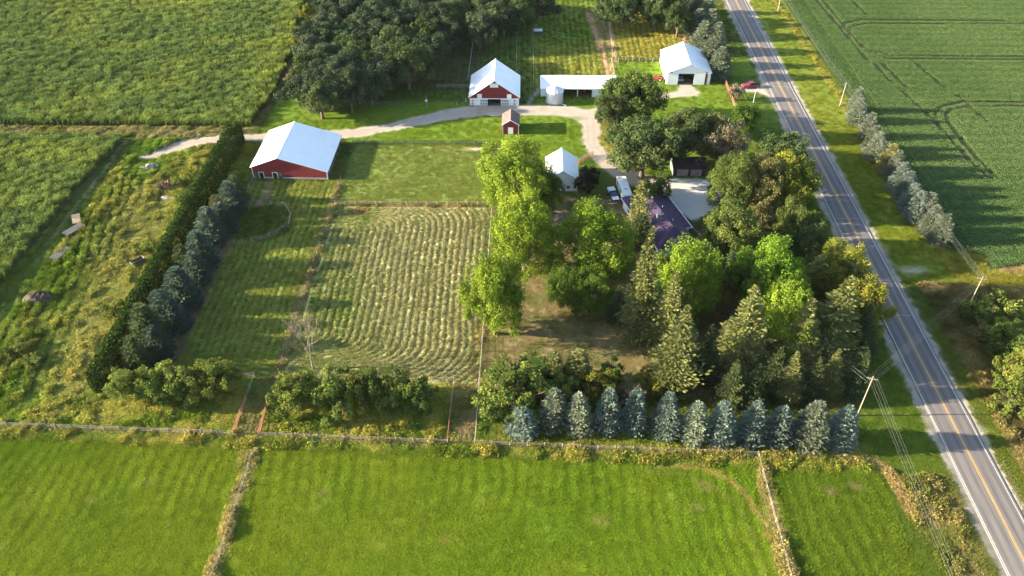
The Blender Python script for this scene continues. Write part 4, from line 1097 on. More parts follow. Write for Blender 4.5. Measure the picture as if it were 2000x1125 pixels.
# bushes in the meadow
for x, y, h, r, m, l in [(212, 592, 3.4, 2.1, 'shrub', 'round green bush in the meadow near the hedge'), (243, 578, 2.8, 2.2, 'goldgreen', 'yellowish bush touching the hedge in the meadow'), (352, 372, 3.6, 2.2, 'shrub_dark', 'dark bush beside the rusty scrap heap'),
                         (372, 383, 3.8, 2.4, 'shrub', 'pale green bush between scrap heap and hedge'), (345, 345, 2.4, 2.0, 'shrub_dark', 'low dark bush above the rusty scrap heap'), (283, 470, 2.8, 2.4, 'shrub', 'loose green bush in the meadow above the grey trough'),
                         (310, 355, 2.0, 1.5, 'ashbrown', 'greyish bush left of the rusty scrap heap'), (20, 668, 2.6, 2.6, 'shrub_dark', 'dark low bush at the left edge of the meadow'), (60, 690, 2.2, 2.2, 'shrub_dark', 'second dark low bush near the left edge'), (455, 338, 3.6, 1.8, 'shrub', 'small bush between hedge and red pole barn')]:
    plant('bush', m, x, y, h, r, 'shrub', l, cat='shrub')
# oaks round the house
plant('oak', 'oak_green', 1238, 143, 15, 9.0, 'oak_tree', 'big green oak beside the white open front shed')
plant('oak', 'oak', 1200, 185, 12, 5.0, 'oak_tree', 'smaller oak limb mass west of the big green oak')
plant('oak', 'oak', 1266, 234, 16, 9.0, 'oak_tree', 'big dark oak at the bend of the drive')
plant('oak', 'oak', 1346, 220, 15, 6.2, 'oak_tree', 'dark oak behind the brown garage')
plant('thin', 'ashbrown', 1420, 226, 15, 8.0, 'oak_tree', 'thinning grey brown tree right of the brown garage')
plant('oak', 'oak_green', 1388, 222, 14, 6.0, 'oak_tree', 'green tree behind the thinning grey brown one')
plant('oak', 'maple_dark', 1462, 205, 11, 4.0, 'broadleaf_tree', 'yellow green tree edging the lawn by the road')
plant('maple', 'oak_green', 1444, 302, 16, 5.4, 'broadleaf_tree', 'egg shaped green tree beside the concrete pad')
plant('oak', 'oak', 1540, 264, 13, 7.0, 'oak_tree', 'dark rounded oak close to the road')
plant('oak', 'olive', 1503, 312, 15, 5.6, 'oak_tree', 'olive tree left of the golden green one by the road')
plant('oak', 'goldgreen', 1556, 304, 15, 6.6, 'oak_tree', 'golden green tree in front of the dark rounded oak')
plant('shrub', 'olive', 1500, 393, 8, 3.8, 'broadleaf_tree', 'small olive tree in the gap of the roadside grove')
plant('oak', 'oak_green', 1564, 402, 13, 5.0, 'broadleaf_tree', 'green tree leaning to the road above the yellow green maple')
plant('oak', 'oak', 1590, 432, 12, 4.6, 'broadleaf_tree', 'darker tree nearest the road shoulder in the grove')
plant('oak', 'oak_green', 1438, 408, 16, 6.0, 'broadleaf_tree', 'round topped green tree east of the house')
plant('shrub', 'oak_green', 1283, 340, 8.5, 4.0, 'broadleaf_tree', 'compact dark green tree at the corner of the purple roof')
plant('pine', 'pine', 1256, 354, 16, 4.0, 'pine_tree', 'airy olive pine standing in front of the purple roof')
plant('spruce', 'norway_dark', 1252, 420, 10, 3.2, 'spruce_tree', 'dark spruce at the west wall of the house')
plant('yew', 'yew', 1149, 327, 7.5, 2.9, 'evergreen_tree', 'almost black rounded evergreen beside the white barn')
plant('bush', 'ashbrown', 1440, 166, 5, 2.0, 'small_tree', 'spindly brownish tree by the red gate')
plant('oak', 'oak', 1392, 470, 11, 4.5, 'broadleaf_tree', 'shaded tree between the house and the round topped tree')
plant('oak', 'oak', 1462, 500, 11, 4.6, 'broadleaf_tree', 'shaded tree at the centre of the roadside grove')
plant('norway', 'norway_dark', 1395, 640, 14, 4.2, 'spruce_tree', 'dark spruce in the deep shade right of the broad olive spruce')
plant('norway', 'norway_dark', 1210, 560, 10, 2.8, 'spruce_tree', 'dark small spruce left of the tallest spruce')
# wood behind the big barn
WOOD = [(612, 38), (606, 72), (600, 108), (594, 145), (640, 12), (642, 48), (636, 88), (628, 122), (618, 158), (684, -8), (690, 34), (678, 72), (668, 108), (690, 118), (648, 140), (722, 8), (730, 44), (722, 84), (718, 130), (775, 18), (765, 58), (752, 96),
        (815, 0), (826, 36), (862, 38), (848, 8), (886, 2), (842, 70), (920, -12), (948, 2), (982, 4), (935, 22), (1008, -10), (1050, -22), (700, -30), (760, -25), (830, -32), (900, -36), (960, -36), (640, -24)]
for i, (x, y) in enumerate(WOOD):
    plant('oak_far', ['oak_far', 'oak_far', 'oak'][i % 3], x, y, 11 + 2 * random.random(), 5.6 + 1.4 * random.random(), 'oak_tree', 'dark oak packed among others in the wood behind the big barn', 'oaks of the wood behind the big barn')
plant('oak_far', 'oak_far', 641, 128, 14, 5.4, 'oak_tree', 'leftmost of the three oaks with bare trunks on the lawn edge')
plant('oak_far', 'oak_far', 676, 132, 14, 5.2, 'oak_tree', 'middle of the three oaks with bare trunks on the lawn edge')
plant('oak_far', 'oak', 792, 88, 14, 7.6, 'oak_tree', 'largest front oak of the wood, nearest the big barn')
plant('shrub', 'goldgreen', 585, 55, 7, 3.0, 'broadleaf_tree', 'yellow green tree at the corn side of the wood')
plant('shrub', 'ashbrown', 570, 140, 5, 2.6, 'broadleaf_tree', 'tan scrub tree between corn and wood')
plant('shrub', 'goldgreen', 596, 8, 7, 2.6, 'broadleaf_tree', 'yellowish tree at the far corn edge of the wood')
for i, (x, y) in enumerate([(1188, -12), (1222, -6), (1282, -8), (1250, -24), (1310, -14), (1330, 8)]):
    plant('oak_far', 'oak', x, y, 11.5, 5.2, 'oak_tree', ORD[i] + ' oak planted in the grove at the top between pasture and road', 'oaks at the top by the road')
# brush and trees at the right edge
for i, (x, y, h, r, k, m) in enumerate([(1905, 585, 4, 3, 'bush', 'shrub_dark'), (1930, 575, 4, 3, 'bush', 'shrub_dark'), (1962, 572, 5, 3.2, 'bush', 'shrub_dark'), (1990, 590, 5, 3.2, 'bush', 'shrub'), (1945, 605, 4.5, 3, 'bush', 'shrub_dark'), (1975, 625, 6, 3, 'shrub', 'shrub'),
                                         (1998, 640, 8, 4, 'shrub', 'shrub_dark'), (2008, 690, 8, 4, 'shrub', 'shrub'), (2005, 735, 8, 4, 'shrub', 'shrub'), (1925, 632, 3.5, 2.6, 'bush', 'olive'), (1968, 660, 4, 2.6, 'bush', 'olive'), (1985, 712, 4, 2.4, 'bush', 'shrub_dark')]):
    plant(k, m, x, y, h, r, 'shrub' if k == 'bush' else 'broadleaf_tree', ORD[i] + ' bush, counted downward, in the thicket at the right edge beyond the road', 'thicket beyond the road', cat='shrub')

# tall clipped hedge: one mass of foliage on a double row of stems
def hedge():
    r = np.random.default_rng(77); y0, y1 = 104.5, 197.5; Hh = 5.6; W = 2.3
    n = 44000
    u = r.random(n)
    per = 2 * Hh + 2 * W
    s = r.random(n) * per
    Y = y0 + (y1 - y0) * u
    lump = .75 * (fbm(Y, s, 2.2, 3) - .5)
    top = Hh * (.93 + .16 * vnoise(Y / 2.3, Y * 0) ) * np.clip(.78 + .22 * np.minimum((Y - y0) / 2.5, (y1 - Y) / 3.5), .6, 1)
    left = s < Hh; mid_ = (s >= Hh) & (s < Hh + 2 * W)
    x = np.where(left, -W, np.where(mid_, s - Hh - W, W)); z = np.where(left, s, np.where(mid_, Hh, per - s))
    rnd_ = np.clip(1 - ((z / Hh - .80) / .2) ** 2 * (z / Hh > .80) * .55, .3, 1)
    x = x * rnd_ * (1 + lump * .35) + .14 * r.normal(size=n)
    z = z / Hh * top * (1 - .06 * (np.abs(x) / W)) + .12 * r.normal(size=n)
    yy = Y + .2 * r.normal(size=n)
    # the two ends
    m = 1400
    for ye, sg in ((y0, -1), (y1, 1)):
        xe = (r.random(m) - .5) * 2 * W; ze = r.random(m) * Hh * .9
        x = np.append(x, xe); z = np.append(z, ze); yy = np.append(yy, ye + sg * 1.0 * (1 - (xe / W) ** 2) * np.sqrt(np.clip(1 - (ze / Hh) ** 2, 0, 1)) + .15 * r.normal(size=m))
        lump = np.append(lump, np.zeros(m))
    n = len(x)
    P = np.stack([x, yy, np.maximum(z, .1)], 1)
    nrm = unit(np.stack([x / W, .0 * x, np.clip(z / Hh - .6, 0, 1) * 2], 1) + .7 * r.normal(size=(n, 3)))
    t = r.normal(size=(n, 3)) + np.array([[0, 0, .9]]); D = unit(t - nrm * (t * nrm).sum(1, keepdims=True)); U = np.cross(nrm, D)
    sz = .46 * (.6 + .7 * r.random(n)); k = (.85 + .3 * r.random(n)) * (1 + .5 * lump)
    V, F, C = leafquads(P, D, U, sz, sz * .6, np.stack([k * 1.05, k, k * .9], 1))
    o = thing('hedge', 'long tall dark arborvitae hedge between the meadow and the spruces', 'hedge', (-79.6, 0, 0))
    me = np_mesh('foliage', V, F, col=C, mat=LEAF['hedge']); link('foliage', me, o)
    tb = MB()
    for yk in np.arange(y0 + 1, y1, 2.4):
        st = MB(); st.tube((.15 * r.normal(), yk, -.2), (.1 * r.normal(), yk, Hh * .8), .12, .04, 5)
        st.build('stem', M['bark'], o)
hedge()

# ------------------------------------------------------------------ buildings
def gable_end(x0, x1, zl, zr, xr, zr_top, y, t, holes=()):
    """gable wall outline in the plane y; holes = (x0, x1, top) doors standing on the ground"""
    pts = [(x0, y, 0)]
    for a, b_, h in sorted(holes): pts += [(a, y, 0), (a, y, h), (b_, y, h), (b_, y, 0)]
    pts += [(x1, y, 0), (x1, y, zr), (xr, y, zr_top), (x0, y, zl)]
    return MB().prism(pts, (0, t, 0))
def roof_pair(x0, x1, zl, zr, xr, zt, y0, y1, root, mat, over=.35, front=.35, t=.14, names=('roof_panel', 'roof_panel')):
    out = []
    for sx, xe, ze, nm in ((-1, x0, zl, names[0]), (1, x1, zr, names[1])):
        k = (zt - ze) / abs(xr - xe)
        xo = xe + sx * over; zo = ze - k * over
        out.append(MB().prism([(xo, y0 - front, zo + .02), (xr, y0 - front, zt + .02), (xr, y0 - front, zt + .02 + t), (xo, y0 - front, zo + .02 + t)], (0, y1 - y0 + 2 * front, 0)).build(nm, mat, root))
    MB().prism([(xr - .3, y0 - front - .03, zt + .08), (xr, y0 - front - .03, zt + .08 + t), (xr + .3, y0 - front - .03, zt + .08), (xr + .28, y0 - front - .03, zt + .15), (xr, y0 - front - .03, zt + .26), (xr - .28, y0 - front - .03, zt + .15)], (0, y1 - y0 + 2 * front + .06, 0)).build('ridge_cap', M['trim'], root)
    return out
def frame_y(root, x0, x1, z0, z1, y, w=.14, mat='trim', name='door_frame', sill=False):
    """frame pieces on a wall facing -Y, joined as one frame"""
    mb = MB().box(x0 - w, x0, y - .07, y - .003, z0, z1 + w).box(x1, x1 + w, y - .07, y - .003, z0, z1 + w).box(x0, x1, y - .07, y - .003, z1, z1 + w)
    if sill: mb.box(x0 - w, x1 + w, y - .10, y - .003, z0 - w, z0)
    return mb.build(name, M[mat], root)

# --- red pole barn on the left
b = thing('pole_barn', 'wide red pole barn with low white metal roof by the tall hedge', 'barn', (-60.3, 178.7, 0), R(-1.2))
x0, x1, xr, D = -9.7, 9.8, -2.4, 18.3
MB().box(x0, x1, .02, D - .02, .0, .06).build('floor', M['floor'], b)
zl, zr, zt = 3.55, 2.55, 6.35
doors = [(-8.05, -6.95, 2.0), (-4.5, -3.4, 2.0)]
o = gable_end(x0, x1, zl, zr, xr, zt, 0, .15, doors).build('front_wall', M['red'], b)
gable_end(x0, x1, zl, zr, xr, zt, D - .15, .15, [(2, 6, 2.2)]).build('back_wall', M['red'], b)
MB().box(x0, x0 + .15, .15, D - .15, 0, zl).build('west_wall', M['red_y'], b)
m = MB()
for k in range(7): m.box(x1 - .2, x1, .2 + k * 2.95, .42 + k * 2.95, 0, zr - .05)
m.box(x1 - .16, x1 - .02, .15, D - .15, zr - .45, zr - .03)
m.build('east_posts', M['oldwood'], b)
MB().box(x1 - .12, x1 - .04, .42, D * .55, 0, 1.25).build('east_boards', M['greywood'], b)
for a, c in ((x0, -8.2), (-6.8, -4.65), (-3.25, x1)): MB().box(a, c, -.06, -.002, 0, .62).build('base_panel', M['concrete'], b)
for a, c, h in doors:
    fr = frame_y(b, a, c, 0, h - .06, -.01)
MB().box(-9.25, -8.2, -.14, -.08, .08, 1.9).build('sliding_door', M['greywood'], b)
MB().box(-3.2, -2.05, -.14, -.08, .08, 1.9).build('sliding_door', M['greywood'], b)
MB().box(x0 - .05, x0 + .12, -.08, -.003, .63, zl - .1).build('corner_trim', M['trim'], b)
MB().box(x1 - .12, x1 + .05, -.08, -.003, .1, zr - .1).build('corner_trim', M['trim'], b)
roof_pair(x0, x1, zl, zr, xr, zt, 0, D, b, M['white_roof_y'])

# --- big red and white barn
b = thing('big_barn', 'red gabled barn with white lower wall, round ornaments and steep white roof', 'barn', (-8.4, 219.5, 0))
x0, x1, xr, D = -7.3, 7.3, 0, 14.2
MB().box(x0, x1, .02, D - .02, .0, .06).build('floor', M['floor'], b)
zl = zr = 2.85; zt = 8.0; zb = 2.38
dx0, dx1, dh = -2.02, 1.93, 2.14
MB().prism([(x0, 0, 0), (dx0, 0, 0), (dx0, 0, dh), (dx1, 0, dh), (dx1, 0, 0), (x1, 0, 0), (x1, 0, zb), (x0, 0, zb)], (0, .18, 0)).build('lower_wall', M['white'], b)
MB().prism([(x0, .0, zb), (x1, .0, zb), (x1, .0, zr), (0, .0, zt), (x0, .0, zl)], (0, .18, 0)).build('gable_wall', M['red'], b)
MB().prism([(x0, D, 0), (x1, D, 0), (x1, D, zr), (0, D, zt), (x0, D, zl)], (0, -.18, 0)).build('back_wall', M['red'], b)
MB().box(x0, x0 + .18, .18, D - .18, 0, zl).build('side_wall', M['white'], b)
MB().box(x1 - .18, x1, .18, D - .18, 0, zl).build('side_wall', M['white'], b)
MB().box(x0, dx0, -.05, -.002, 0, .16).build('footing', M['concrete'], b)
MB().box(dx1, x1, -.05, -.002, 0, .16).build('footing', M['concrete'], b)
MB().box(x0, x1, -.06, -.004, zb - .05, zb + .07).build('band_board', M['trim'], b)
MB().box(-1.22, 1.2, -.10, -.003, 5.95, 7.2).build('hay_door', M['white_rib'], b)
MB().box(-5.05, -3.72, -.10, -.003, 2.5, 3.78).build('shutter', M['white_rib'], b)
MB().box(3.75, 5.05, -.10, -.003, 2.5, 3.78).build('shutter', M['white_rib'], b)
for xx in (218, 375, 420, 465, 770, 813, 857, 982):
    for zz in (1.62, .66):
        X = -7.27 + (xx - 170) / 892 * 14.54; ro = .33; mb = MB()
        n = 16; v = []; f = []
        for i in range(n):
            t = 6.2832 * i / n
            for rr, yy in ((ro, -.01), (ro, -.07), (ro - .10, -.07), (ro - .10, -.01)): v.append((X + rr * math.cos(t), yy, zz + rr * math.sin(t)))
        for i in range(n):
            for k in range(4): f.append((i * 4 + k, i * 4 + (k + 1) % 4, ((i + 1) % n) * 4 + (k + 1) % 4, ((i + 1) % n) * 4 + k))
        mb.add(v, f)
        for k in range(4):
            t = math.pi * k / 4; c_, s_ = math.cos(t) * (ro - .1), math.sin(t) * (ro - .1)
            mb.tube((X - c_, -.04, zz - s_), (X + c_, -.04, zz + s_), .018, n=4)
        mb.build('wheel_ornament', M['ring'], b)
roof_pair(x0, x1, zl, zr, xr, zt, 0, D, b, M['white_roof_y'], .35, .3)

# --- long white open-front shed
b = thing('open_front_shed', 'long low white shed with two dark open bays behind the grain bin', 'shed', (5.5, 225.3, 0))
L, D = 22.8, 5.9
MB().box(0, L, .02, D, 0, .06).build('floor', M['floor'], b)
zf, zk = 2.85, 3.9
MB().box(0, 6.75, 0, .15, 0, zf).build('front_wall', M['white_rib'], b)
MB().box(15.45, L, 0, .15, 0, zf).build('front_wall', M['white_rib'], b)
MB().box(6.75, 15.45, 0, .15, zf - .35, zf).build('header', M['white_rib'], b)
MB().box(10.95, 11.25, -.02, .2, 0, zf - .36).build('bay_post', M['trim'], b)
MB().box(0, L, D - .15, D, 0, zk).build('back_wall', M['white_rib'], b)
for a in (0, L - .15): MB().prism([(a, .15, 0), (a, D - .15, 0), (a, D - .15, zk), (a, .15, zf)], (.15, 0, 0)).build('side_wall', M['white_rib'], b)
MB().prism([(-.25, -.4, zf + .0), (-.25, D + .3, zk + .1), (-.25, D + .3, zk + .24), (-.25, -.4, zf + .14)], (L + .5, 0, 0)).build('roof', M['white_roof'], b)

# --- grain bin
b = thing('grain_bin', 'round white steel grain bin with cone roof in front of the long shed', 'bin', (9.6, 222.6, 0))
MB().lathe([(0, 0.02), (2.75, .02), (2.75, .15), (0, .15)], 28).build('base_slab', M['concrete'], b)
prof = [(2.5, .15)]
for k in range(5):
    z = .15 + .7 * k; prof += [(2.5, z + .02), (2.545, z + .08), (2.545, z + .62), (2.5, z + .68)]
prof += [(2.5, 3.7)]
MB().lathe(prof, 36).build('bin_wall', M['galv'], b, smooth=True)
mb = MB(); mb.lathe([(2.66, 3.62), (2.6, 3.74), (.42, 4.82), (.40, 4.95), (0, 5.02)], 32)
rf = mb.build('roof', M['galvroof'], b)
mb = MB()
for k in range(16):
    t = 6.2832 * k / 16; mb.tube((2.6 * math.cos(t), 2.6 * math.sin(t), 3.78), (.44 * math.cos(t), .44 * math.sin(t), 4.86), .035, n=4)
mb.build('roof_rib', M['galvroof'], rf)
mb = MB().tube((1.65, -1.95, 3.68), (1.65, -1.95, .2), .03, n=4).tube((1.98, -1.62, 3.68), (1.98, -1.62, .2), .03, n=4)
for k in range(9): mb.tube((1.65, -1.95, .4 + .38 * k), (1.98, -1.62, .4 + .38 * k), .025, n=4)
mb.build('ladder', M['galvroof'], b)
MB().tube((1.6, -1.9, .28), (3.3, -3.0, .22), .11, n=8).build('unloading_tube', M['galv'], b)
MB().box(-.4, .4, -2.66, -2.5, .5, 1.6).build('access_door', M['galvroof'], b)

# --- white machine shed
b = thing('machine_shed', 'white gabled machine shed with open dark doorway and red corner stripe', 'shed', (51.35, 234.1, 0))
x0, x1, xr, D = -6.7, 6.7, 0, 16.0; zl = zr = 3.95; zt = 6.65
MB().box(x0, x1, .02, D - .02, .0, .06).build('floor', M['floor'], b)
MB().prism([(x0, 0, 0), (-3.2, 0, 0), (-3.2, 0, 3.6), (1.6, 0, 3.6), (1.6, 0, 0), (x1, 0, 0), (x1, 0, zr), (0, 0, zt), (x0, 0, zl)], (0, .15, 0)).build('front_wall', M['white_rib'], b)
MB().prism([(x0, D, 0), (x1, D, 0), (x1, D, zr), (0, D, zt), (x0, D, zl)], (0, -.15, 0)).build('back_wall', M['white_rib'], b)
for a in (x0, x1 - .15): MB().box(a, a + .15, .15, D - .15, 0, zl).build('side_wall', M['white'], b)
MB().box(5.1, 5.75, -.05, -.003, .05, 3.72).build('red_stripe', M['red'], b)
MB().box(5.1, 5.6, -.05, -.003, 3.90, 4.25).build('red_marker', M['red'], b)
MB().box(-5.65, -5.2, -.05, -.003, 3.86, 4.22).build('red_marker', M['red'], b)
MB().box(x0, x1, -.09, -.003, 3.74, 3.86).build('door_track', M['trim'], b)
MB().box(-6.5, -3.3, -.14, -.09, .06, 3.72).build('sliding_door', M['white_rib'], b)
MB().box(1.7, 5.0, -.14, -.09, .06, 3.72).build('sliding_door', M['white_rib'], b)
roof_pair(x0, x1, zl, zr, xr, zt, 0, D, b, M['white_roof_y'], .3, .3)

# --- small red shed
b = thing('garden_shed', 'small red shed with brown shingled gable roof on the lawn', 'shed', (-3.3, 202.8, 0))
x0, x1, D = -2.25, 2.25, 5.9; zl = zr = 3.05; zt = 4.5
MB().prism([(x0, 0, 0), (x1, 0, 0), (x1, 0, zr), (0, 0, zt), (x0, 0, zl)], (0, .12, 0)).build('front_wall', M['red'], b)
MB().prism([(x0, D, 0), (x1, D, 0), (x1, D, zr), (0, D, zt), (x0, D, zl)], (0, -.12, 0)).build('back_wall', M['red'], b)
for a in (x0, x1 - .12): MB().box(a, a + .12, .12, D - .12, 0, zl).build('side_wall', M['red_y'], b)
for a in (x0 - .02, x1 - .12): MB().box(a, a + .14, -.05, -.003, .05, zl - .12).build('corner_trim', M['trim'], b)
MB().box(-.7, .7, -.06, -.003, .1, 2.1).build('door', M['white'], b)
for sx in (-1, 1):
    MB().prism([(sx * 2.55, -.3, 2.88), (0, -.3, zt + .03), (0, -.3, zt + .15), (sx * 2.55, -.3, 3.0)], (0, D + .6, 0)).build('roof_slope', M['shingle'], b)
    MB().prism([(sx * 2.56, -.36, 2.80), (0, -.36, zt - .05), (0, -.36, zt + .16), (sx * 2.56, -.36, 3.01)], (0, .05, 0)).build('fascia', M['trim'], b)

# --- white barn by the yard
b = thing('white_barn', 'white barn with white metal roof and three dark windows', 'barn', (10.3, 174.0, 0))
x0, x1, D = -3.9, 3.9, 10.5; zl = zr = 3.6; zt = 6.15
def wall_with_windows(mb, y, x0, x1, z0, z1, wins, t):
    xs = [x0] + [v for w in wins for v in w[:2]] + [x1]
    for i in range(0, len(xs), 2): mb.box(xs[i], xs[i + 1], y, y + t, z0, z1)
    for w in wins: mb.box(w[0], w[1], y, y + t, z0, w[2]); mb.box(w[0], w[1], y, y + t, w[3], z1)
wins = [(-1.05, -.35, .85, 1.65), (1.15, 1.95, .85, 1.75), (2.85, 3.5, .95, 1.7)]
mb = MB(); wall_with_windows(mb, 0, x0, x1, 0, 2.4, wins, .15)
mb.prism([(x0, 0, 2.4), (x1, 0, 2.4), (x1, 0, zr), (0, 0, zt), (x0, 0, zl)], (0, .15, 0))
mb.build('front_wall', M['white'], b)
for w in wins:
    wd = MB().box(w[0], w[1], .06, .09, w[2], w[3]).build('window', M['glass'], b)
    m2 = MB().box(w[0] - .08, w[0], -.04, -.002, w[2] - .08, w[3] + .08).box(w[1], w[1] + .08, -.04, -.002, w[2] - .08, w[3] + .08).box(w[0], w[1], -.04, -.002, w[3], w[3] + .08).box(w[0], w[1], -.06, -.002, w[2] - .08, w[2]).box((w[0] + w[1]) / 2 - .02, (w[0] + w[1]) / 2 + .02, .03, .06, w[2], w[3])
    m2.build('frame', M['trim'], wd)
MB().prism([(x0, D, 0), (x1, D, 0), (x1, D, zr), (0, D, zt), (x0, D, zl)], (0, -.15, 0)).build('back_wall', M['white'], b)
for a in (x0, x1 - .15): MB().box(a, a + .15, .15, D - .15, 0, zl).build('side_wall', M['white'], b)
MB().box(x0 - .02, x1 + .02, -.05, -.003, 0, .2).build('footing', M['concrete'], b)
roof_pair(x0, x1, zl, zr, 0, zt, 0, D, b, M['white_roof_y'], .3, .3)
MB().box(-5.6, -3.95, .6, 3.4, 0, 2.1).build('lean_to', M['white'], b)
MB().prism([(-5.8, .4, 2.0), (-3.93, .4, 2.75), (-3.93, .4, 2.87), (-5.8, .4, 2.12)], (0, 3.2, 0)).build('lean_to_roof', M['white_roof'], b)

# --- the house (hipped purple roof, set at an angle to the fences)
hu = Vector((.295, -.955, 0)); ang = math.atan2(.295, .955)     # local x = east, local -y = south
b = thing('house', 'farmhouse with dark purple hipped metal roof among the trees', 'house', (35.5, 170.1, 0), ang)
def hv(v, u, z): return (v, -u, z)
E_, Rz = 2.75, 5.15
W0, W1, U0, U1, RV = -11.3, 0.0, -.6, 22.0, -5.9
body = MB(); body.box(W0 + .5, -2.5, -(U1 - .5), -(U0 + .5), 0, E_ - .1)
body.build('wall', M['white'], b)
MB().box(-2.5, W1 - .5, -15.2, -(U0 + .5), 0, E_ - .12).build('east_wing_wall', M['white'], b)
A, B_ = hv(RV, 5.2, Rz), hv(RV, 17.2, Rz)
def slab(name, pts, t=.12):
    P = [Vector(p) for p in pts]; n = (P[1] - P[0]).cross(P[2] - P[0]).normalized()
    if n.z < 0: P.reverse()
    return MB().prism([tuple(p) for p in P], (0, 0, t)).build(name, M['purple'], b)
k = (Rz - E_) / (W1 - RV); zs_ = Rz - k * (-2.2 - RV)
slab('roof_slope_west', [hv(W0, U0, E_), hv(W0, U1, E_), B_, A])
slab('roof_slope_north', [hv(W0, U0, E_), A, hv(W1, U0, E_)])
slab('roof_slope_east', [A, B_, hv(-2.2, 18.2, zs_), hv(-2.2, 15.6, zs_), hv(W1, 15.6, E_), hv(W1, U0, E_)])
slab('roof_slope_south', [B_, hv(W0, U1, E_), hv(-2.2, U1, E_ + .1), hv(-2.2, 18.2, zs_)])
for p, q in ((A, B_), (A, hv(W0, U0, E_)), (A, hv(W1, U0, E_)), (B_, hv(W0, U1, E_))):
    MB().tube((p[0], p[1], p[2] + .12), (q[0], q[1], q[2] + .12), .09, n=6).build('ridge_cap', M['purple'], b)
MB().box(W1 + .02, W1 + .17, -15.6, .6, E_ - .04, E_ + .13).build('gutter', M['trim'], b)
MB().box(-2.2, W1 + .17, -15.76, -15.62, E_ - .06, E_ + .13).build('gutter', M['trim'], b)
MB().box(W0 - .17, W0 - .02, -U1, -U0, E_ - .04, E_ + .12).build('gutter', M['trim'], b)
for u in np.arange(.2, 21.8, .62):                                   # standing seams of the metal roof
    if 5.2 <= u <= 17.2: pw = (RV, -u, Rz)
    elif u < 5.2: f_ = (u - U0) / (5.2 - U0); pw = (W0 + (RV - W0) * f_, -u, E_ + (Rz - E_) * f_)
    else: f_ = (U1 - u) / (U1 - 17.2); pw = (W0 + (RV - W0) * f_, -u, E_ + (Rz - E_) * f_)
    MB().tube((W0 + .05, -u, E_ + .135), (pw[0], pw[1], pw[2] + .12), .03, n=4).build('roof_seam', M['purple'], b)
    if u < 15.4:
        pe = (RV, -u, Rz) if u >= 5.2 else (W1 + (RV - W1) * (u - U0) / (5.2 - U0), -u, E_ + (Rz - E_) * (u - U0) / (5.2 - U0))
        MB().tube((W1 - .05, -u, E_ + .135), (pe[0], pe[1], pe[2] + .12), .03, n=4).build('roof_seam', M['purple'], b)
MB().box(-7.6, -7.0, -12.4, -11.8, 4.2, 5.7).build('chimney', M['concrete'], b)
for vv, uu in ((-4.6, 8.6), (-4.5, 14.2)): MB().tube((vv, -uu, 4.4), (vv, -uu, 5.15), .09, n=8).build('vent_pipe', M['trim'], b)
for uu in (2.0, 6.4, 10.8):
    wd = MB().box(-.49, -.44, -(uu + 1.5), -uu, .9, 2.1).build('window', M['glass'], b)
    MB().box(-.5, -.42, -(uu + 1.62), -(uu + 1.5), .8, 2.2).box(-.5, -.42, -uu, -uu + .12, .8, 2.2).box(-.5, -.42, -(uu + 1.5), -uu, 2.1, 2.2).box(-.5, -.40, -(uu + 1.5), -uu, .8, .9).build('frame', M['trim'], wd)
for uu in (3.0, 8.0, 13.0, 18.0):
    wd = MB().box(W0 + .44, W0 + .49, -(uu + 1.6), -uu, .9, 2.1).build('window', M['glass'], b)
    MB().box(W0 + .42, W0 + .5, -(uu + 1.72), -(uu + 1.6), .8, 2.2).box(W0 + .42, W0 + .5, -uu, -uu + .12, .8, 2.2).box(W0 + .42, W0 + .5, -(uu + 1.6), -uu, 2.1, 2.2).build('frame', M['trim'], wd)
MB().box(-.5, -.43, -14.6, -13.5, 0, 2.1).build('door', M['oldwood'], b)

# --- brown garage in the shade
b = thing('garage', 'dark brown roofed garage deep in the shade north of the gravel pad', 'garage', (39.6, 181.6, 0))
L, D = 8.3, 5.4
mb = MB().box(0, .9, 0, .15, 0, 2.5).box(4.0, 4.5, 0, .15, 0, 2.5).box(7.4, L, 0, .15, 0, 2.5).box(.9, 4.0, 0, .15, 2.15, 2.5).box(4.5, 7.4, 0, .15, 2.15, 2.5)
mb.build('front_wall', M['brownroof'], b)
for a in (.9, 4.5):
    dr = MB().box(a, a + 2.95, .05, .10, 0, 2.14).build('garage_door', M['oldwood'], b)
    for z in (.55, 1.08, 1.6): MB().box(a + .1, a + 2.85, .02, .048, z, z + .05).build('panel_rail', M['oldwood'], dr)
MB().box(0, L, D - .15, D, 0, 2.5).build('back_wall', M['brownroof'], b)
for a in (0, L - .15): MB().prism([(a, .15, 0), (a, D - .15, 0), (a, D - .15, 2.5), (a, D / 2, 4.0), (a, .15, 2.5)], (.15, 0, 0)).build('side_wall', M['white'], b)
for s in (0, 1):
    MB().prism([(-.25, -.4 if s == 0 else D + .4, 2.32), (-.25, D / 2, 4.06), (-.25, D / 2, 4.18), (-.25, -.4 if s == 0 else D + .4, 2.44)], (L + .5, 0, 0)).build('roof_slope', M['brownroof'], b)

# --- small brown hut behind the maples
g = at(1090, 445)
b = thing('garden_hut', 'small brown hut half hidden between the maples', 'shed', (g[0], g[1], 0), R(4))
MB().box(-1.1, 1.1, 0, 2.2, 0, 2.1).build('wall', M['oldwood'], b)
for sx in (-1, 1): MB().prism([(sx * 1.35, -.2, 2.0), (0, -.2, 2.8), (0, -.2, 2.9), (sx * 1.35, -.2, 2.1)], (0, 2.6, 0)).build('roof_slope', M['shingle'], b)
MB().box(-.4, .4, -.05, -.003, .05, 1.8).build('door', M['greywood'], b)

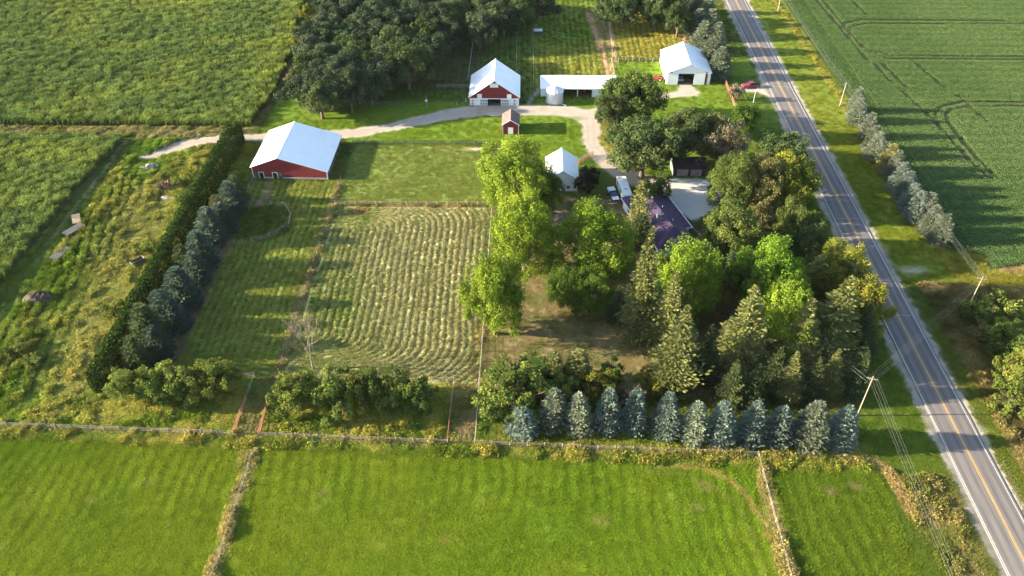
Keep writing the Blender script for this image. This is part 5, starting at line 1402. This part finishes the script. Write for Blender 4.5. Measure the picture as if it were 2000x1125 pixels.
# ------------------------------------------------------------------ vehicles
def wheel(root, x, y, r=.36, w=.24, name='wheel'):
    mb = MB(); n = 18; prof = [(r * .55, -w / 2), (r * .95, -w / 2), (r, -w * .3), (r, w * .3), (r * .95, w / 2), (r * .55, w / 2)]
    v = []; f = []
    for rr, t in prof:
        for i in range(n):
            a = 6.2832 * i / n; v.append((x + rr * math.cos(a), y + t, r + rr * math.sin(a)))
    for k in range(5):
        for i in range(n): f.append((k * n + i, (k + 1) * n + i, (k + 1) * n + (i + 1) % n, k * n + (i + 1) % n))
    o = mb.add(v, f).build(name, M['tyre'], root)
    MB().tube((x, y - w * .42, r), (x, y + w * .42, r), r * .58, n=12).build('rim', M['chrome'], o)
    return o
def pickup(label, loc, rz, paint, topper=None, group=None, hood=None):
    """nose toward +x"""
    t = thing('pickup_truck', label, 'truck', loc, rz, group)
    W = .95
    prof = [(-2.75, .42), (-2.75, 1.02), (-.75, 1.04), (-.75, 1.08), (1.05, 1.12), (2.45, 1.02), (2.72, .88), (2.75, .42)]
    MB().prism([(x, -W, z) for x, z in prof], (0, 2 * W, 0)).build('body', M[paint], t, bevel=.05)
    cab = MB(); lo = [(-.78, 1.06), (1.1, 1.08)]; hi = [(-.62, 1.80), (.45, 1.80)]
    v = [(lo[0][0], -W + .06, lo[0][1]), (lo[1][0], -W + .06, lo[1][1]), (lo[1][0], W - .06, lo[1][1]), (lo[0][0], W - .06, lo[0][1]), (hi[0][0], -.72, hi[0][1]), (hi[1][0], -.72, hi[1][1]), (hi[1][0], .72, hi[1][1]), (hi[0][0], .72, hi[0][1])]
    cab.add(v, [(4, 5, 6, 7), (0, 1, 5, 4), (1, 2, 6, 5), (2, 3, 7, 6), (3, 0, 4, 7)]); cab.build('cab', M[paint], t, bevel=.03)
    def lerp(a, b_, s): return tuple(a[i] + (b_[i] - a[i]) * s for i in range(3))
    def pane(a, b_, c, d, out, nm):
        P = [lerp(lerp(a, b_, .08), lerp(d, c, .08), .14), lerp(lerp(a, b_, .92), lerp(d, c, .92), .14), lerp(lerp(a, b_, .92), lerp(d, c, .92), .88), lerp(lerp(a, b_, .08), lerp(d, c, .08), .88)]
        P = [(p[0] + out[0], p[1] + out[1], p[2] + out[2]) for p in P]
        MB().prism(P, tuple(.02 * q for q in out)).build(nm, M['glass'], t)
    pane(v[0], v[1], v[5], v[4], (0, -.02, .0), 'side_window'); pane(v[3], v[2], v[6], v[7], (0, .02, 0), 'side_window')
    pane(v[1], v[2], v[6], v[5], (.02, 0, .01), 'windscreen'); pane(v[3], v[0], v[4], v[7], (-.02, 0, 0), 'rear_window')
    if topper: MB().prism([(-2.72, -W + .05, 1.05), (-.82, -W + .05, 1.05), (-.86, -W + .05, 1.74), (-2.62, -W + .05, 1.70)], (0, 2 * W - .1, 0)).build('bed_cap', M[topper], t, bevel=.05)
    else: MB().box(-2.62, -.86, -W + .12, W - .12, .98, 1.045).build('bed_floor', M['dark'], t)
    if hood: MB().prism([(1.15, -W + .1, 1.12), (2.4, -W + .1, 1.04), (2.4, -W + .1, 1.07), (1.15, -W + .1, 1.15)], (0, 2 * W - .2, 0)).build('hood', M[hood], t)
    for x in (-1.75, 1.75):
        for y in (-W + .08, W - .08): wheel(t, x, y)
    for y in (-.7, .7):
        MB().box(2.70, 2.78, y - .18, y + .18, .68, .86).build('headlight', M['chrome'], t)
        MB().box(-2.79, -2.74, y - .1, y + .1, .62, .98).build('tail_light', M['maroon'], t)
    MB().box(2.72, 2.86, -W + .05, W - .05, .42, .60).build('bumper', M['chrome'], t)
    MB().box(-2.88, -2.74, -W + .05, W - .05, .42, .58).build('bumper', M['chrome'], t)
    return t
pickup('maroon pickup truck parked on the gravel beside the road', (70.6, 232.6, 0), R(190), 'maroon')
pickup('dark pickup with white bed cap parked beside the white camper trailer', (23.1, 171.3, 0), R(-77), 'navy', 'carwhite', hood='carwhite')
pickup('grey pickup parked inside the machine shed doorway', (49.3, 238.4, .06), R(-90), 'greyveh')
# camper trailer
t = thing('camper_trailer', 'long white camper trailer parked beside the purple roofed house', 'trailer', (25.9, 173.0, 0), R(-84))
mb = MB().prism([(-4.3, -1.15, .55), (4.0, -1.15, .55), (4.4, -1.15, 1.2), (4.3, -1.15, 2.5), (4.0, -1.15, 2.75), (-4.1, -1.15, 2.75), (-4.35, -1.15, 2.5)], (0, 2.3, 0))
mb.build('body', M['carwhite'], t, bevel=.08)
MB().box(-2.6, -1.8, -.45, .45, 2.76, 2.98).build('air_conditioner', M['carwhite'], t, bevel=.05)
MB().box(1.6, 2.1, -.3, .3, 2.76, 2.84).build('roof_vent', M['chrome'], t)
for x in (-2.9, .6): MB().box(x, x + 1.1, -1.18, -1.153, 1.5, 2.1).build('window', M['glass'], t)
MB().box(2.3, 2.95, -1.18, -1.153, .65, 2.35).build('door', M['trim'], t)
MB().box(-4.2, 4.2, -1.172, -1.153, 1.08, 1.2).build('stripe', M['greyveh'], t)
for x in (-.6, .25):
    for y in (-1.0, 1.0): wheel(t, x, y, .33, .2)
MB().tube((4.2, -.5, .55), (5.4, 0, .5), .05, n=5).tube((4.2, .5, .55), (5.4, 0, .5), .05, n=5).tube((5.3, 0, .5), (5.3, 0, 0), .05, n=5).build('hitch', M['chrome'], t)
# small red tractor by the machine shed
def tractor(label, loc, rz):
    t = thing('tractor', label, 'tractor', loc, rz)
    MB().prism([(.1, -.3, .75), (1.7, -.3, .7), (1.75, -.3, 1.15), (1.6, -.3, 1.35), (.1, -.3, 1.4)], (0, .6, 0)).build('hood', M['redpaint'], t, bevel=.04)
    MB().box(-.9, .15, -.35, .35, .55, .95).build('chassis', M['dark'], t)
    for s in (-1, 1):
        wheel(t, -.55, s * .75, .72, .38, 'rear_wheel'); wheel(t, 1.35, s * .6, .38, .2, 'front_wheel')
        MB().prism([(-1.2, s * .55, 1.25), (-.9, s * .55, 1.55), (-.2, s * .55, 1.55), (.1, s * .55, 1.25), (-.1, s * .55, 1.25), (-.25, s * .55, 1.45), (-.85, s * .55, 1.45), (-1.1, s * .55, 1.25)], (0, s * .4, 0)).build('fender', M['redpaint'], t)
    MB().box(-.85, -.35, -.25, .25, .95, 1.15).box(-.9, -.8, -.25, .25, 1.15, 1.6).build('seat', M['tyre'], t)
    MB().tube((.1, 0, 1.3), (-.2, 0, 1.6), .03, n=5).lathe([(.2, 1.58), (.23, 1.6), (.2, 1.62)], 12, (-.2, 0, 0)).build('steering_wheel', M['tyre'], t)
    MB().tube((.9, .12, 1.35), (.9, .12, 2.0), .04, n=6).build('exhaust_pipe', M['dark'], t)
    return t
tractor('small red tractor parked left of the machine shed', (42.6, 236.6, 0), R(160))
tractor('red tractor standing in the open bay of the long white shed', (18.9, 228.4, .06), R(-90))

# ------------------------------------------------------------------ fences
def fence(name, label, pts, spacing, h, rails, post_mat, rail_mat, pr=.07, rr=.025, board=False, gates=(), z0=0):
    """posts and rails as parts; gates = list of (distance from start, length) left open"""
    o = thing(name, label, 'fence', (pts[0][0], pts[0][1], 0))
    pm = None
    for (ax, ay), (bx, by) in zip(pts[:-1], pts[1:]):
        L = math.hypot(bx - ax, by - ay); n = max(1, int(round(L / spacing)))
        for k in range(n + 1):
            if k == 0 and (ax, ay) != pts[0]: continue
            x = ax + (bx - ax) * k / n - pts[0][0]; y = ay + (by - ay) * k / n - pts[0][1]
            if pm is None:
                q = MB().tube((0, 0, -.3), (0, 0, h + .12), pr, pr * .9, 6).build('post', M[post_mat], o); pm = q.data
            else: q = link('post', pm, o)
            q.location = (x, y, 0); q.rotation_euler = (random.gauss(0, .03), random.gauss(0, .03), random.random())
        dx, dy = (bx - ax), (by - ay); nx, ny = -dy / L, dx / L
        for z in rails:
            mb = MB(); P = []
            for k in range(n + 1):
                P.append((ax + dx * k / n - pts[0][0] + nx * .0, ay + dy * k / n - pts[0][1], z + random.gauss(0, .015)))
            for p, q in zip(P[:-1], P[1:]):
                if board: mb.prism([(p[0] + nx * .05, p[1] + ny * .05, p[2] - .07), (q[0] + nx * .05, q[1] + ny * .05, q[2] - .07), (q[0] + nx * .05, q[1] + ny * .05, q[2] + .07), (p[0] + nx * .05, p[1] + ny * .05, p[2] + .07)], (nx * .035, ny * .035, 0))
                else: mb.tube(p, q, rr, n=4, cap=False)
            mb.build('rail' if board or rr > .018 else 'wire', M[rail_mat], o)
    return o
def gate(label, a, b_, h, mat='rust', bars=5):
    L = math.hypot(b_[0] - a[0], b_[1] - a[1]); o = thing('gate', label, 'gate', (a[0], a[1], 0), math.atan2(b_[1] - a[1], b_[0] - a[0]))
    MB().tube((0, 0, -.2), (0, 0, h + .2), .09, n=6).build('post', M[mat], o); MB().tube((L, 0, -.2), (L, 0, h + .2), .09, n=6).build('post', M[mat], o)
    for k in range(bars):
        MB().tube((.1, 0, .25 + (h - .25) * k / (bars - 1)), (L - .1, 0, .25 + (h - .25) * k / (bars - 1)), .045, n=5).build('bar', M[mat], o)
    for k in (1, 2): MB().tube((L * k / 3, 0, .25), (L * k / 3, 0, h), .04, n=5).build('brace', M[mat], o)
    return o
fy_ = lambda x: fenceY(x)
fence('fence', 'pale front fence left of the cattle lane', [(-112, fy_(-112)), (-51.8, fy_(-51.8))], 3.0, 1.2, (.45, .8, 1.15), 'palewood', 'palewood', pr=.06, rr=.022)
fence('fence', 'pale front fence below the hay paddock trees', [(-47.2, fy_(-47.2)), (-12.9, fy_(-12.9))], 3.0, 1.2, (.45, .8, 1.15), 'palewood', 'palewood', pr=.06, rr=.022)
fence('fence', 'pale front fence along the row of blue spruces', [(-8.0, fy_(-8)), (42.2, fy_(42.2))], 3.2, 1.2, (.45, .8, 1.15), 'palewood', 'palewood', pr=.06, rr=.022)
fence('fence', 'wire fence running toward the camera across the right hay field', [(42.2, fy_(42.2) - .5), (42.1, 54)], 3.2, 1.2, (.4, .8, 1.15), 'palewood', 'palewood', rr=.02)
fence('fence', 'wire fence in the tan strip dividing the front hay field', [(-47.2, 89.6), (-47.5, 54)], 3.2, 1.2, (.4, .8, 1.15), 'palewood', 'palewood', rr=.016)
fence('fence', 'left fence of the cattle lane by the olive thicket', [(-51.8, 102.2), (-51.8, 108.4), (-58, 108.6)], 2.6, 1.25, (.4, .8, 1.2), 'palewood', 'palewood', rr=.022)
fence('fence', 'right fence of the cattle lane by the olive thicket', [(-47.3, 100.8), (-47.2, 108.0)], 2.6, 1.25, (.4, .8, 1.2), 'greywood', 'greywood', rr=.02)
gate('red gate at the front end of the lane, left side', (-51.8, fy_(-51.8) + .2), (-51.8, 101.8), 1.35)
gate('red gate at the front end of the lane, right side', (-47.2, fy_(-47.2) + .2), (-47.3, 100.6), 1.35)
fence('fence', 'left fence of the second lane beside the hay paddock trees', [(-12.9, 99.2), (-12.8, 107.6), (-17, 107.6)], 2.6, 1.25, (.4, .8, 1.2), 'palewood', 'palewood', rr=.022)
gate('reddish gate at the front end of the second lane', (-12.9, fy_(-12.9) + .2), (-12.9, 98.8), 1.3)
fence('fence', 'pale wire fence between the hay paddock and the brown yard', [(-8.0, fy_(-8) + .3), (-7.8, 116), (-7.6, 140), (-7.4, 166)], 3.0, 1.3, (.4, .8, 1.25), 'palewood', 'wire', rr=.016)
fence('fence', 'thin pale fence between the spruce row and the striped pasture', [(-70.4, 110), (-70.2, 150), (-70.0, 177.5)], 3.2, 1.25, (.4, .8, 1.2), 'palewood', 'palewood', rr=.02)
fence('fence', 'fence in the tan grass strip between pasture and hay paddock', [(-47.2, 109.5), (-47.2, 178.6)], 3.2, 1.2, (.4, .8, 1.15), 'tanwood', 'greywood', rr=.016)
fence('fence', 'wooden fence along the top of the hay paddock', [(-46.6, 167.2), (-8.4, 167.4)], 2.6, 1.2, (.35, .7, 1.1), 'tanwood', 'tanwood', rr=.045)
fence('fence', 'grey rail fence between the upper paddock and the lawn', [(-46.8, 196.6), (-30, 196.9), (-10, 197.0)], 2.8, 1.25, (.35, .65, .95, 1.2), 'greywood', 'greywood', rr=.05)
fence('fence', 'curved wooden round pen fence in front of the red pole barn', [(-67.5, 166.2), (-62.6, 167.0), (-58.6, 165.8), (-56.6, 162.4), (-56.2, 158.6), (-58.2, 154.8), (-61.4, 152.2), (-65.4, 150.9), (-69.4, 150.4)], 2.2, 1.3, (.4, .8, 1.25), 'tanwood', 'oldwood', rr=.03)
fence('fence', 'grey board fence in front of the wood', [(-66.6, 219.2), (-50.2, 219.0), (-36, 219.4)], 2.6, 1.35, (.3, .65, 1.0, 1.3), 'greywood', 'greywood', board=True)
fence('fence', 'pale fence running back from the right side of the big barn', [(3.4, 222.5), (3.3, 290)], 3.2, 1.3, (.4, .8, 1.25), 'palewood', 'palewood', rr=.022)
fence('fence', 'pale fence right of the big barn roof going back to the wood', [(-2.2, 236), (-2.2, 278)], 3.2, 1.3, (.4, .8, 1.25), 'palewood', 'palewood', rr=.016)
fence('fence', 'pale fence running back behind the left side of the big barn', [(-17.2, 236), (-17.0, 275)], 3.2, 1.3, (.4, .8, 1.25), 'palewood', 'wire', rr=.016)
fence('fence', 'dark weathered fence left of the big barn', [(-26.5, 230.8), (-16.4, 230.6)], 2.6, 1.3, (.4, .8, 1.2), 'oldwood', 'oldwood', rr=.05)
fence('fence', 'board fence between the small lawn and the ridged back pasture', [(29.0, 250.4), (44.6, 250.2)], 2.4, 1.5, (.35, .7, 1.05, 1.4), 'palewood', 'greywood', board=True)
fence('fence', 'pale fence along the left edge of the small lawn behind the sheds', [(29.0, 232.5), (29.0, 250)], 2.8, 1.4, (.4, .8, 1.3), 'palewood', 'palewood', pr=.06, rr=.022)
fence('fence', 'fence between the worn cattle paths and the ridged pasture', [(29.4, 251), (31.2, 299)], 3.0, 1.3, (.4, .8, 1.2), 'palewood', 'palewood', rr=.02)
fence('fence', 'pale fence behind the machine shed beside the spruces', [(58.2, 252), (55.8, 282)], 3.0, 1.3, (.4, .8, 1.2), 'palewood', 'palewood', rr=.022)
fence('fence', 'far cross fence at the top of the back pasture', [(3.3, 291), (30, 290.5)], 3.0, 1.3, (.4, .8, 1.2), 'greywood', 'greywood', rr=.022)
fence('fence', 'thin wooden fence below the red gate by the road lawn', [(63.0, 220.4), (65.2, 212.5)], 2.4, 1.3, (.4, .8, 1.2), 'tanwood', 'tanwood', rr=.045)
gate('red gate standing on the lawn between machine shed and road', (63.1, 235.6), (63.0, 228.2), 1.5)
gate('second red gate panel nearest the spindly tree', (63.0, 228.0), (63.0, 220.8), 1.5)
g0, g1 = at(1130, 322), at(1158, 305)
gate('rusty red gate panel by the white barn and drive', (g0[0], g0[1]), (g1[0], g1[1]), 1.35, bars=6)
fence('fence', 'dark rail fence beside the rusty gate by the white barn', [(g0[0] - .3, g0[1] + .4), (g0[0] + 2.2, g0[1] + 4.2), (g1[0] - .2, g1[1] + .5)], 1.8, 1.2, (.3, .6, .9, 1.15), 'oldwood', 'oldwood', rr=.05)

# ------------------------------------------------------------------ power line
def utility_pole(label, x, y, h, arm=True, rz=0.0, group='power line poles', mat='pole'):
    o = thing('utility_pole', label, 'pole', (x, y, 0), rz, group)
    MB().tube((0, 0, -.5), (0, 0, h), .15, .09, 8).build('shaft', M[mat], o)
    tops = []
    if arm:
        MB().box(-.85, .85, -.05, .05, h - .72, h - .62).build('crossarm', M['oldwood'], o)
        for xx in (-.78, -.32, .32, .78):
            MB().lathe([(.0, h - .62), (.03, h - .62), (.045, h - .56), (.025, h - .5), (.045, h - .46), (0, h - .42)], 8, (xx, 0, 0)).build('insulator', M['concrete'], o)
            c, s = math.cos(rz), math.sin(rz); tops.append((x + xx * c, y + xx * s, h - .38))
    return tops
P1 = utility_pole('wooden power pole rising behind the last front spruce', 62.7, 100.2, 10.6, rz=R(-18))
P0 = utility_pole('wooden power pole nearest the camera beside the road verge', 62.2, 48.0, 10.6)
g = at(1885, 612); P2 = utility_pole('leaning grey power pole in the brush beyond the road', g[0], g[1], 10.2, rz=R(-15))
g = at(1640, 207); P3 = utility_pole('pale power pole at the far end of the soybean spruces', g[0], g[1], 7.6, mat='palewood')
g = at(1519, 22); P4 = utility_pole('farthest power pole at the top beside the soybean field', g[0], g[1], 8.0, mat='palewood')
P5 = utility_pole('power pole beyond the top edge on the soybean side', 96.6, 372, 8.0, mat='palewood')
def cable(label, a, b_, sag, r=.010, n=18):
    P = []
    for k in range(n + 1):
        s = k / n; P.append((a[0] + (b_[0] - a[0]) * s, a[1] + (b_[1] - a[1]) * s, a[2] + (b_[2] - a[2]) * s - sag * 4 * s * (1 - s)))
    v, f = tube_np(P, [r] * (n + 1), 4)
    me = np_mesh('power_cable', v, f, mat=M['cable']); return tag(link('power_cable', me), label, 'cable', 'overhead power cables')
for A_, B__, nm, sg in ((P0, P1, 'from the wooden pole by the front spruces toward the camera', .7), (P1, P2, 'crossing the road between the front pole and the brush pole', .6), (P2, P3, 'above the soybean spruces', 1.0), (P3, P4, 'beside the far soybean edge', .9), (P4, P5, 'leaving over the top of the picture', .6)):
    for i in range(4): cable(['outer left', 'inner left', 'inner right', 'outer right'][i] + ' power cable ' + nm, A_[i], B__[i], sg)
for i in range(2): cable(['upper', 'lower'][i] + ' service cable from the front pole into the spruce grove', (62.6, 100.3, 9.4 - .8 * i), (39.5, 152, 5.2 - .3 * i), .9, .012)
g = at(1470, 206)
o = thing('lamp_pole', 'slim white pole on the lawn near the road', 'pole', (g[0], g[1], 0))
MB().tube((0, 0, -.2), (0, 0, 5.2), .07, .05, 8).build('shaft', M['trim'], o)
MB().tube((0, 0, 5.15), (.5, 0, 5.35), .035, n=5).box(.4, .8, -.09, .09, 5.28, 5.38).build('lamp_head', M['trim'], o)
g = at(834, 213); o = thing('yard_post', 'grey wooden post with a pale box at the edge of the wood', 'post', (g[0], g[1], 0))
MB().tube((0, 0, -.2), (0, 0, 4.2), .12, .09, 7).build('shaft', M['oldwood'], o); MB().box(-.3, .3, -.32, -.1, 2.6, 3.1).build('box', M['trim'], o)
for i, (x, y, l) in enumerate([(893, 206, 'short white marker post on the grass left of the big barn, left one'), (910, 200, 'short white marker post on the grass left of the big barn, right one')]):
    g = at(x, y); o = thing('marker_post', l, 'post', (g[0], g[1], 0), 0, 'white marker posts'); MB().tube((0, 0, -.1), (0, 0, 1.2), .06, n=6).build('shaft', M['trim'], o); MB().lathe([(.06, 1.2), (.075, 1.22), (.05, 1.28), (0, 1.3)], 8).build('cap', M['trim'], o)

# ------------------------------------------------------------------ odds and ends in the meadow
def mound(name, label, cat, x, y, rx, ry, h, mat, seed, lumps=70, lr=.35, rz=0.0):
    o = thing(name, label, cat, (x, y, 0), rz)
    r = np.random.default_rng(seed); n = 42
    gx_ = np.linspace(-1.15, 1.15, n); A_, B_2 = np.meshgrid(gx_, gx_); d = np.hypot(A_, B_2)
    z = h * np.clip(1 - d ** 1.6, -.06, 1) * (.6 + .8 * fbm(A_ * 6 + seed, B_2 * 6, 2.0, 4)) + .55 * np.clip(1.1 - d, 0, 1) * (r.random(d.shape) - .5)
    ii, jj = np.meshgrid(np.arange(n - 1), np.arange(n - 1)); q = (jj * n + ii).ravel()
    link('heap', np_mesh('heap', np.stack([A_.ravel() * rx, B_2.ravel() * ry, z.ravel() - .05], 1), np.stack([q, q + 1, q + n + 1, q + n], 1), mat=mat, smooth=False), o)
    return o
g = at(75, 585); mound('manure_heap', 'brown heap of manure in the weedy meadow', 'heap', g[0], g[1], 3.6, 2.7, 1.9, M['dung'], 3)
g = at(330, 366); mound('scrap_heap', 'rusty brown scrap heap among the bushes by the hedge', 'heap', g[0], g[1], 2.0, 1.8, 1.9, M['scrap'], 5)
g = at(325, 386); mound('sand_patch', 'low pale sand patch below the rusty scrap heap', 'heap', g[0], g[1], 2.3, .9, .25, M['stone'], 9)
# stones
g = at(291, 328); o = thing('stone_pile', 'pile of pale field stones beside the end of the gravel track', 'stones', (g[0], g[1], 0), R(18))
r = np.random.default_rng(12)
stone_me = []
for k in range(4):
    bm = bmesh.new(); bmesh.ops.create_icosphere(bm, subdivisions=1, radius=1)
    for v in bm.verts: v.co *= 1 + .25 * r.normal()
    me = bpy.data.meshes.new('stone'); bm.to_mesh(me); bm.free(); me.materials.append(M['stone']); stone_me.append(me)
for k in range(46):
    a = r.random() * 6.28; d = math.sqrt(r.random()); q = link('stone', stone_me[k % 4], o)
    q.location = (math.cos(a) * d * 2.3, math.sin(a) * d * 1.1, .15 + .85 * max(0, 1 - d) * r.random() ** .4); s = .18 + .26 * r.random(); q.scale = (s * 1.3, s, s * .8); q.rotation_euler = tuple(r.random(3) * 6)
# flat wagons with plank decks
def flat_wagon(label, x, y, L, W, rz, mat='greywood', tilt=0.0):
    o = thing('flat_wagon', label, 'wagon', (x, y, 0), rz); o.rotation_euler = (tilt, 0, rz)
    n = int(W / .2); pm = None
    for k in range(n):
        if pm is None: q = MB().box(-L / 2, L / 2, -.09, .09, 0, .05).build('plank', M[mat], o); pm = q.data
        else: q = link('plank', pm, o)
        q.location = (.06 * random.gauss(0, 1), -W / 2 + W * (k + .5) / n, .72 + .01 * random.random())
    for yy in (-W * .3, W * .3): MB().box(-L / 2 + .1, L / 2 - .1, yy - .07, yy + .07, .56, .715).build('beam', M['oldwood'], o)
    for xx in (-L * .3, L * .3):
        MB().box(xx - .06, xx + .06, -W * .42, W * .42, .34, .46).build('axle', M['rust'], o)
        for yy in (-W * .42, W * .42): wheel(o, xx, yy, .34, .18)
    MB().tube((L / 2, 0, .5), (L / 2 + 1.3, 0, .3), .05, n=5).build('drawbar', M['rust'], o)
    return o
g = at(146, 452); flat_wagon('dark grey plank wagon deck beside the grass lane', g[0], g[1], 5.0, 2.3, R(58))
g = at(120, 498); flat_wagon('lone grey plank wagon nearer the manure heap', g[0], g[1], 4.8, 2.3, R(74))
g = at(150, 432); flat_wagon('reddish weathered wagon deck tilted beside the dark grey one', g[0], g[1], 4.2, 1.9, R(118), 'tanwood', .12)
# stock tank
g = at(270, 514); o = thing('feed_trough', 'long grey green feed trough tipped in the meadow weeds', 'trough', (g[0], g[1], 0), R(50))
MB().prism([(-1.5, -.5, .35), (1.5, -.5, .35), (1.5, -.65, 1.0), (-1.5, -.65, 1.0)], (0, .06, 0)).prism([(-1.5, .5, .35), (1.5, .5, .35), (1.5, .65, 1.0), (-1.5, .65, 1.0)], (0, -.06, 0)).box(-1.5, 1.5, -.5, .5, .3, .36).build('basin', M['greywood'], o)
for x in (-1.5, 1.44): MB().prism([(x, -.5, .35), (x, .5, .35), (x, .65, 1.0), (x, -.65, 1.0)], (.06, 0, 0)).build('end_plate', M['concrete'], o)
for x in (-1.2, 1.2): MB().box(x - .06, x + .06, -.5, .5, 0, .3).build('leg', M['oldwood'], o)
# hay feeder in the back pasture
g = at(1044, 68); o = thing('hay_feeder', 'grey slatted hay feeder in the back pasture by the pale fence', 'feeder', (g[0] + 1.2, g[1], 0))
MB().box(-1.2, 1.2, -.8, .8, .5, .6).build('floor', M['greywood'], o)
for k in range(9):
    for yy in (-.8, .8): MB().box(-1.2 + .3 * k - .03, -1.2 + .3 * k + .03, yy - .03, yy + .03, .3, 1.6).build('slat', M['greywood'], o)
MB().prism([(-1.5, -1.1, 1.7), (-1.5, 0, 2.1), (-1.5, 1.1, 1.7), (-1.5, 1.1, 1.78), (-1.5, 0, 2.18), (-1.5, -1.1, 1.78)], (3.0, 0, 0)).build('roof', M['galvroof'], o)
for x in (-1.1, 1.1): MB().box(x - .06, x + .06, -.75, .75, 0, .5).build('skid', M['oldwood'], o)

# ------------------------------------------------------------------ air
hz = MB().box(-1520, 1520, -1220, 1820, -1.8, 117.5)
m, nt, p = nmat('haze_air')
nt.nodes.remove(p)
pv = N(nt, 'ShaderNodeVolumePrincipled')
pv.inputs['Color'].default_value = (.86, .91, 1.0, 1)
pv.inputs['Density'].default_value = 0.000018
pv.inputs['Anisotropy'].default_value = .2
nt.links.new(pv.outputs[0], [n for n in nt.nodes if n.type == 'OUTPUT_MATERIAL'][0].inputs['Volume'])
o = hz.build('haze', m)
tag(o, 'thin pale summer haze in the air over the farm', 'haze', kind='stuff')
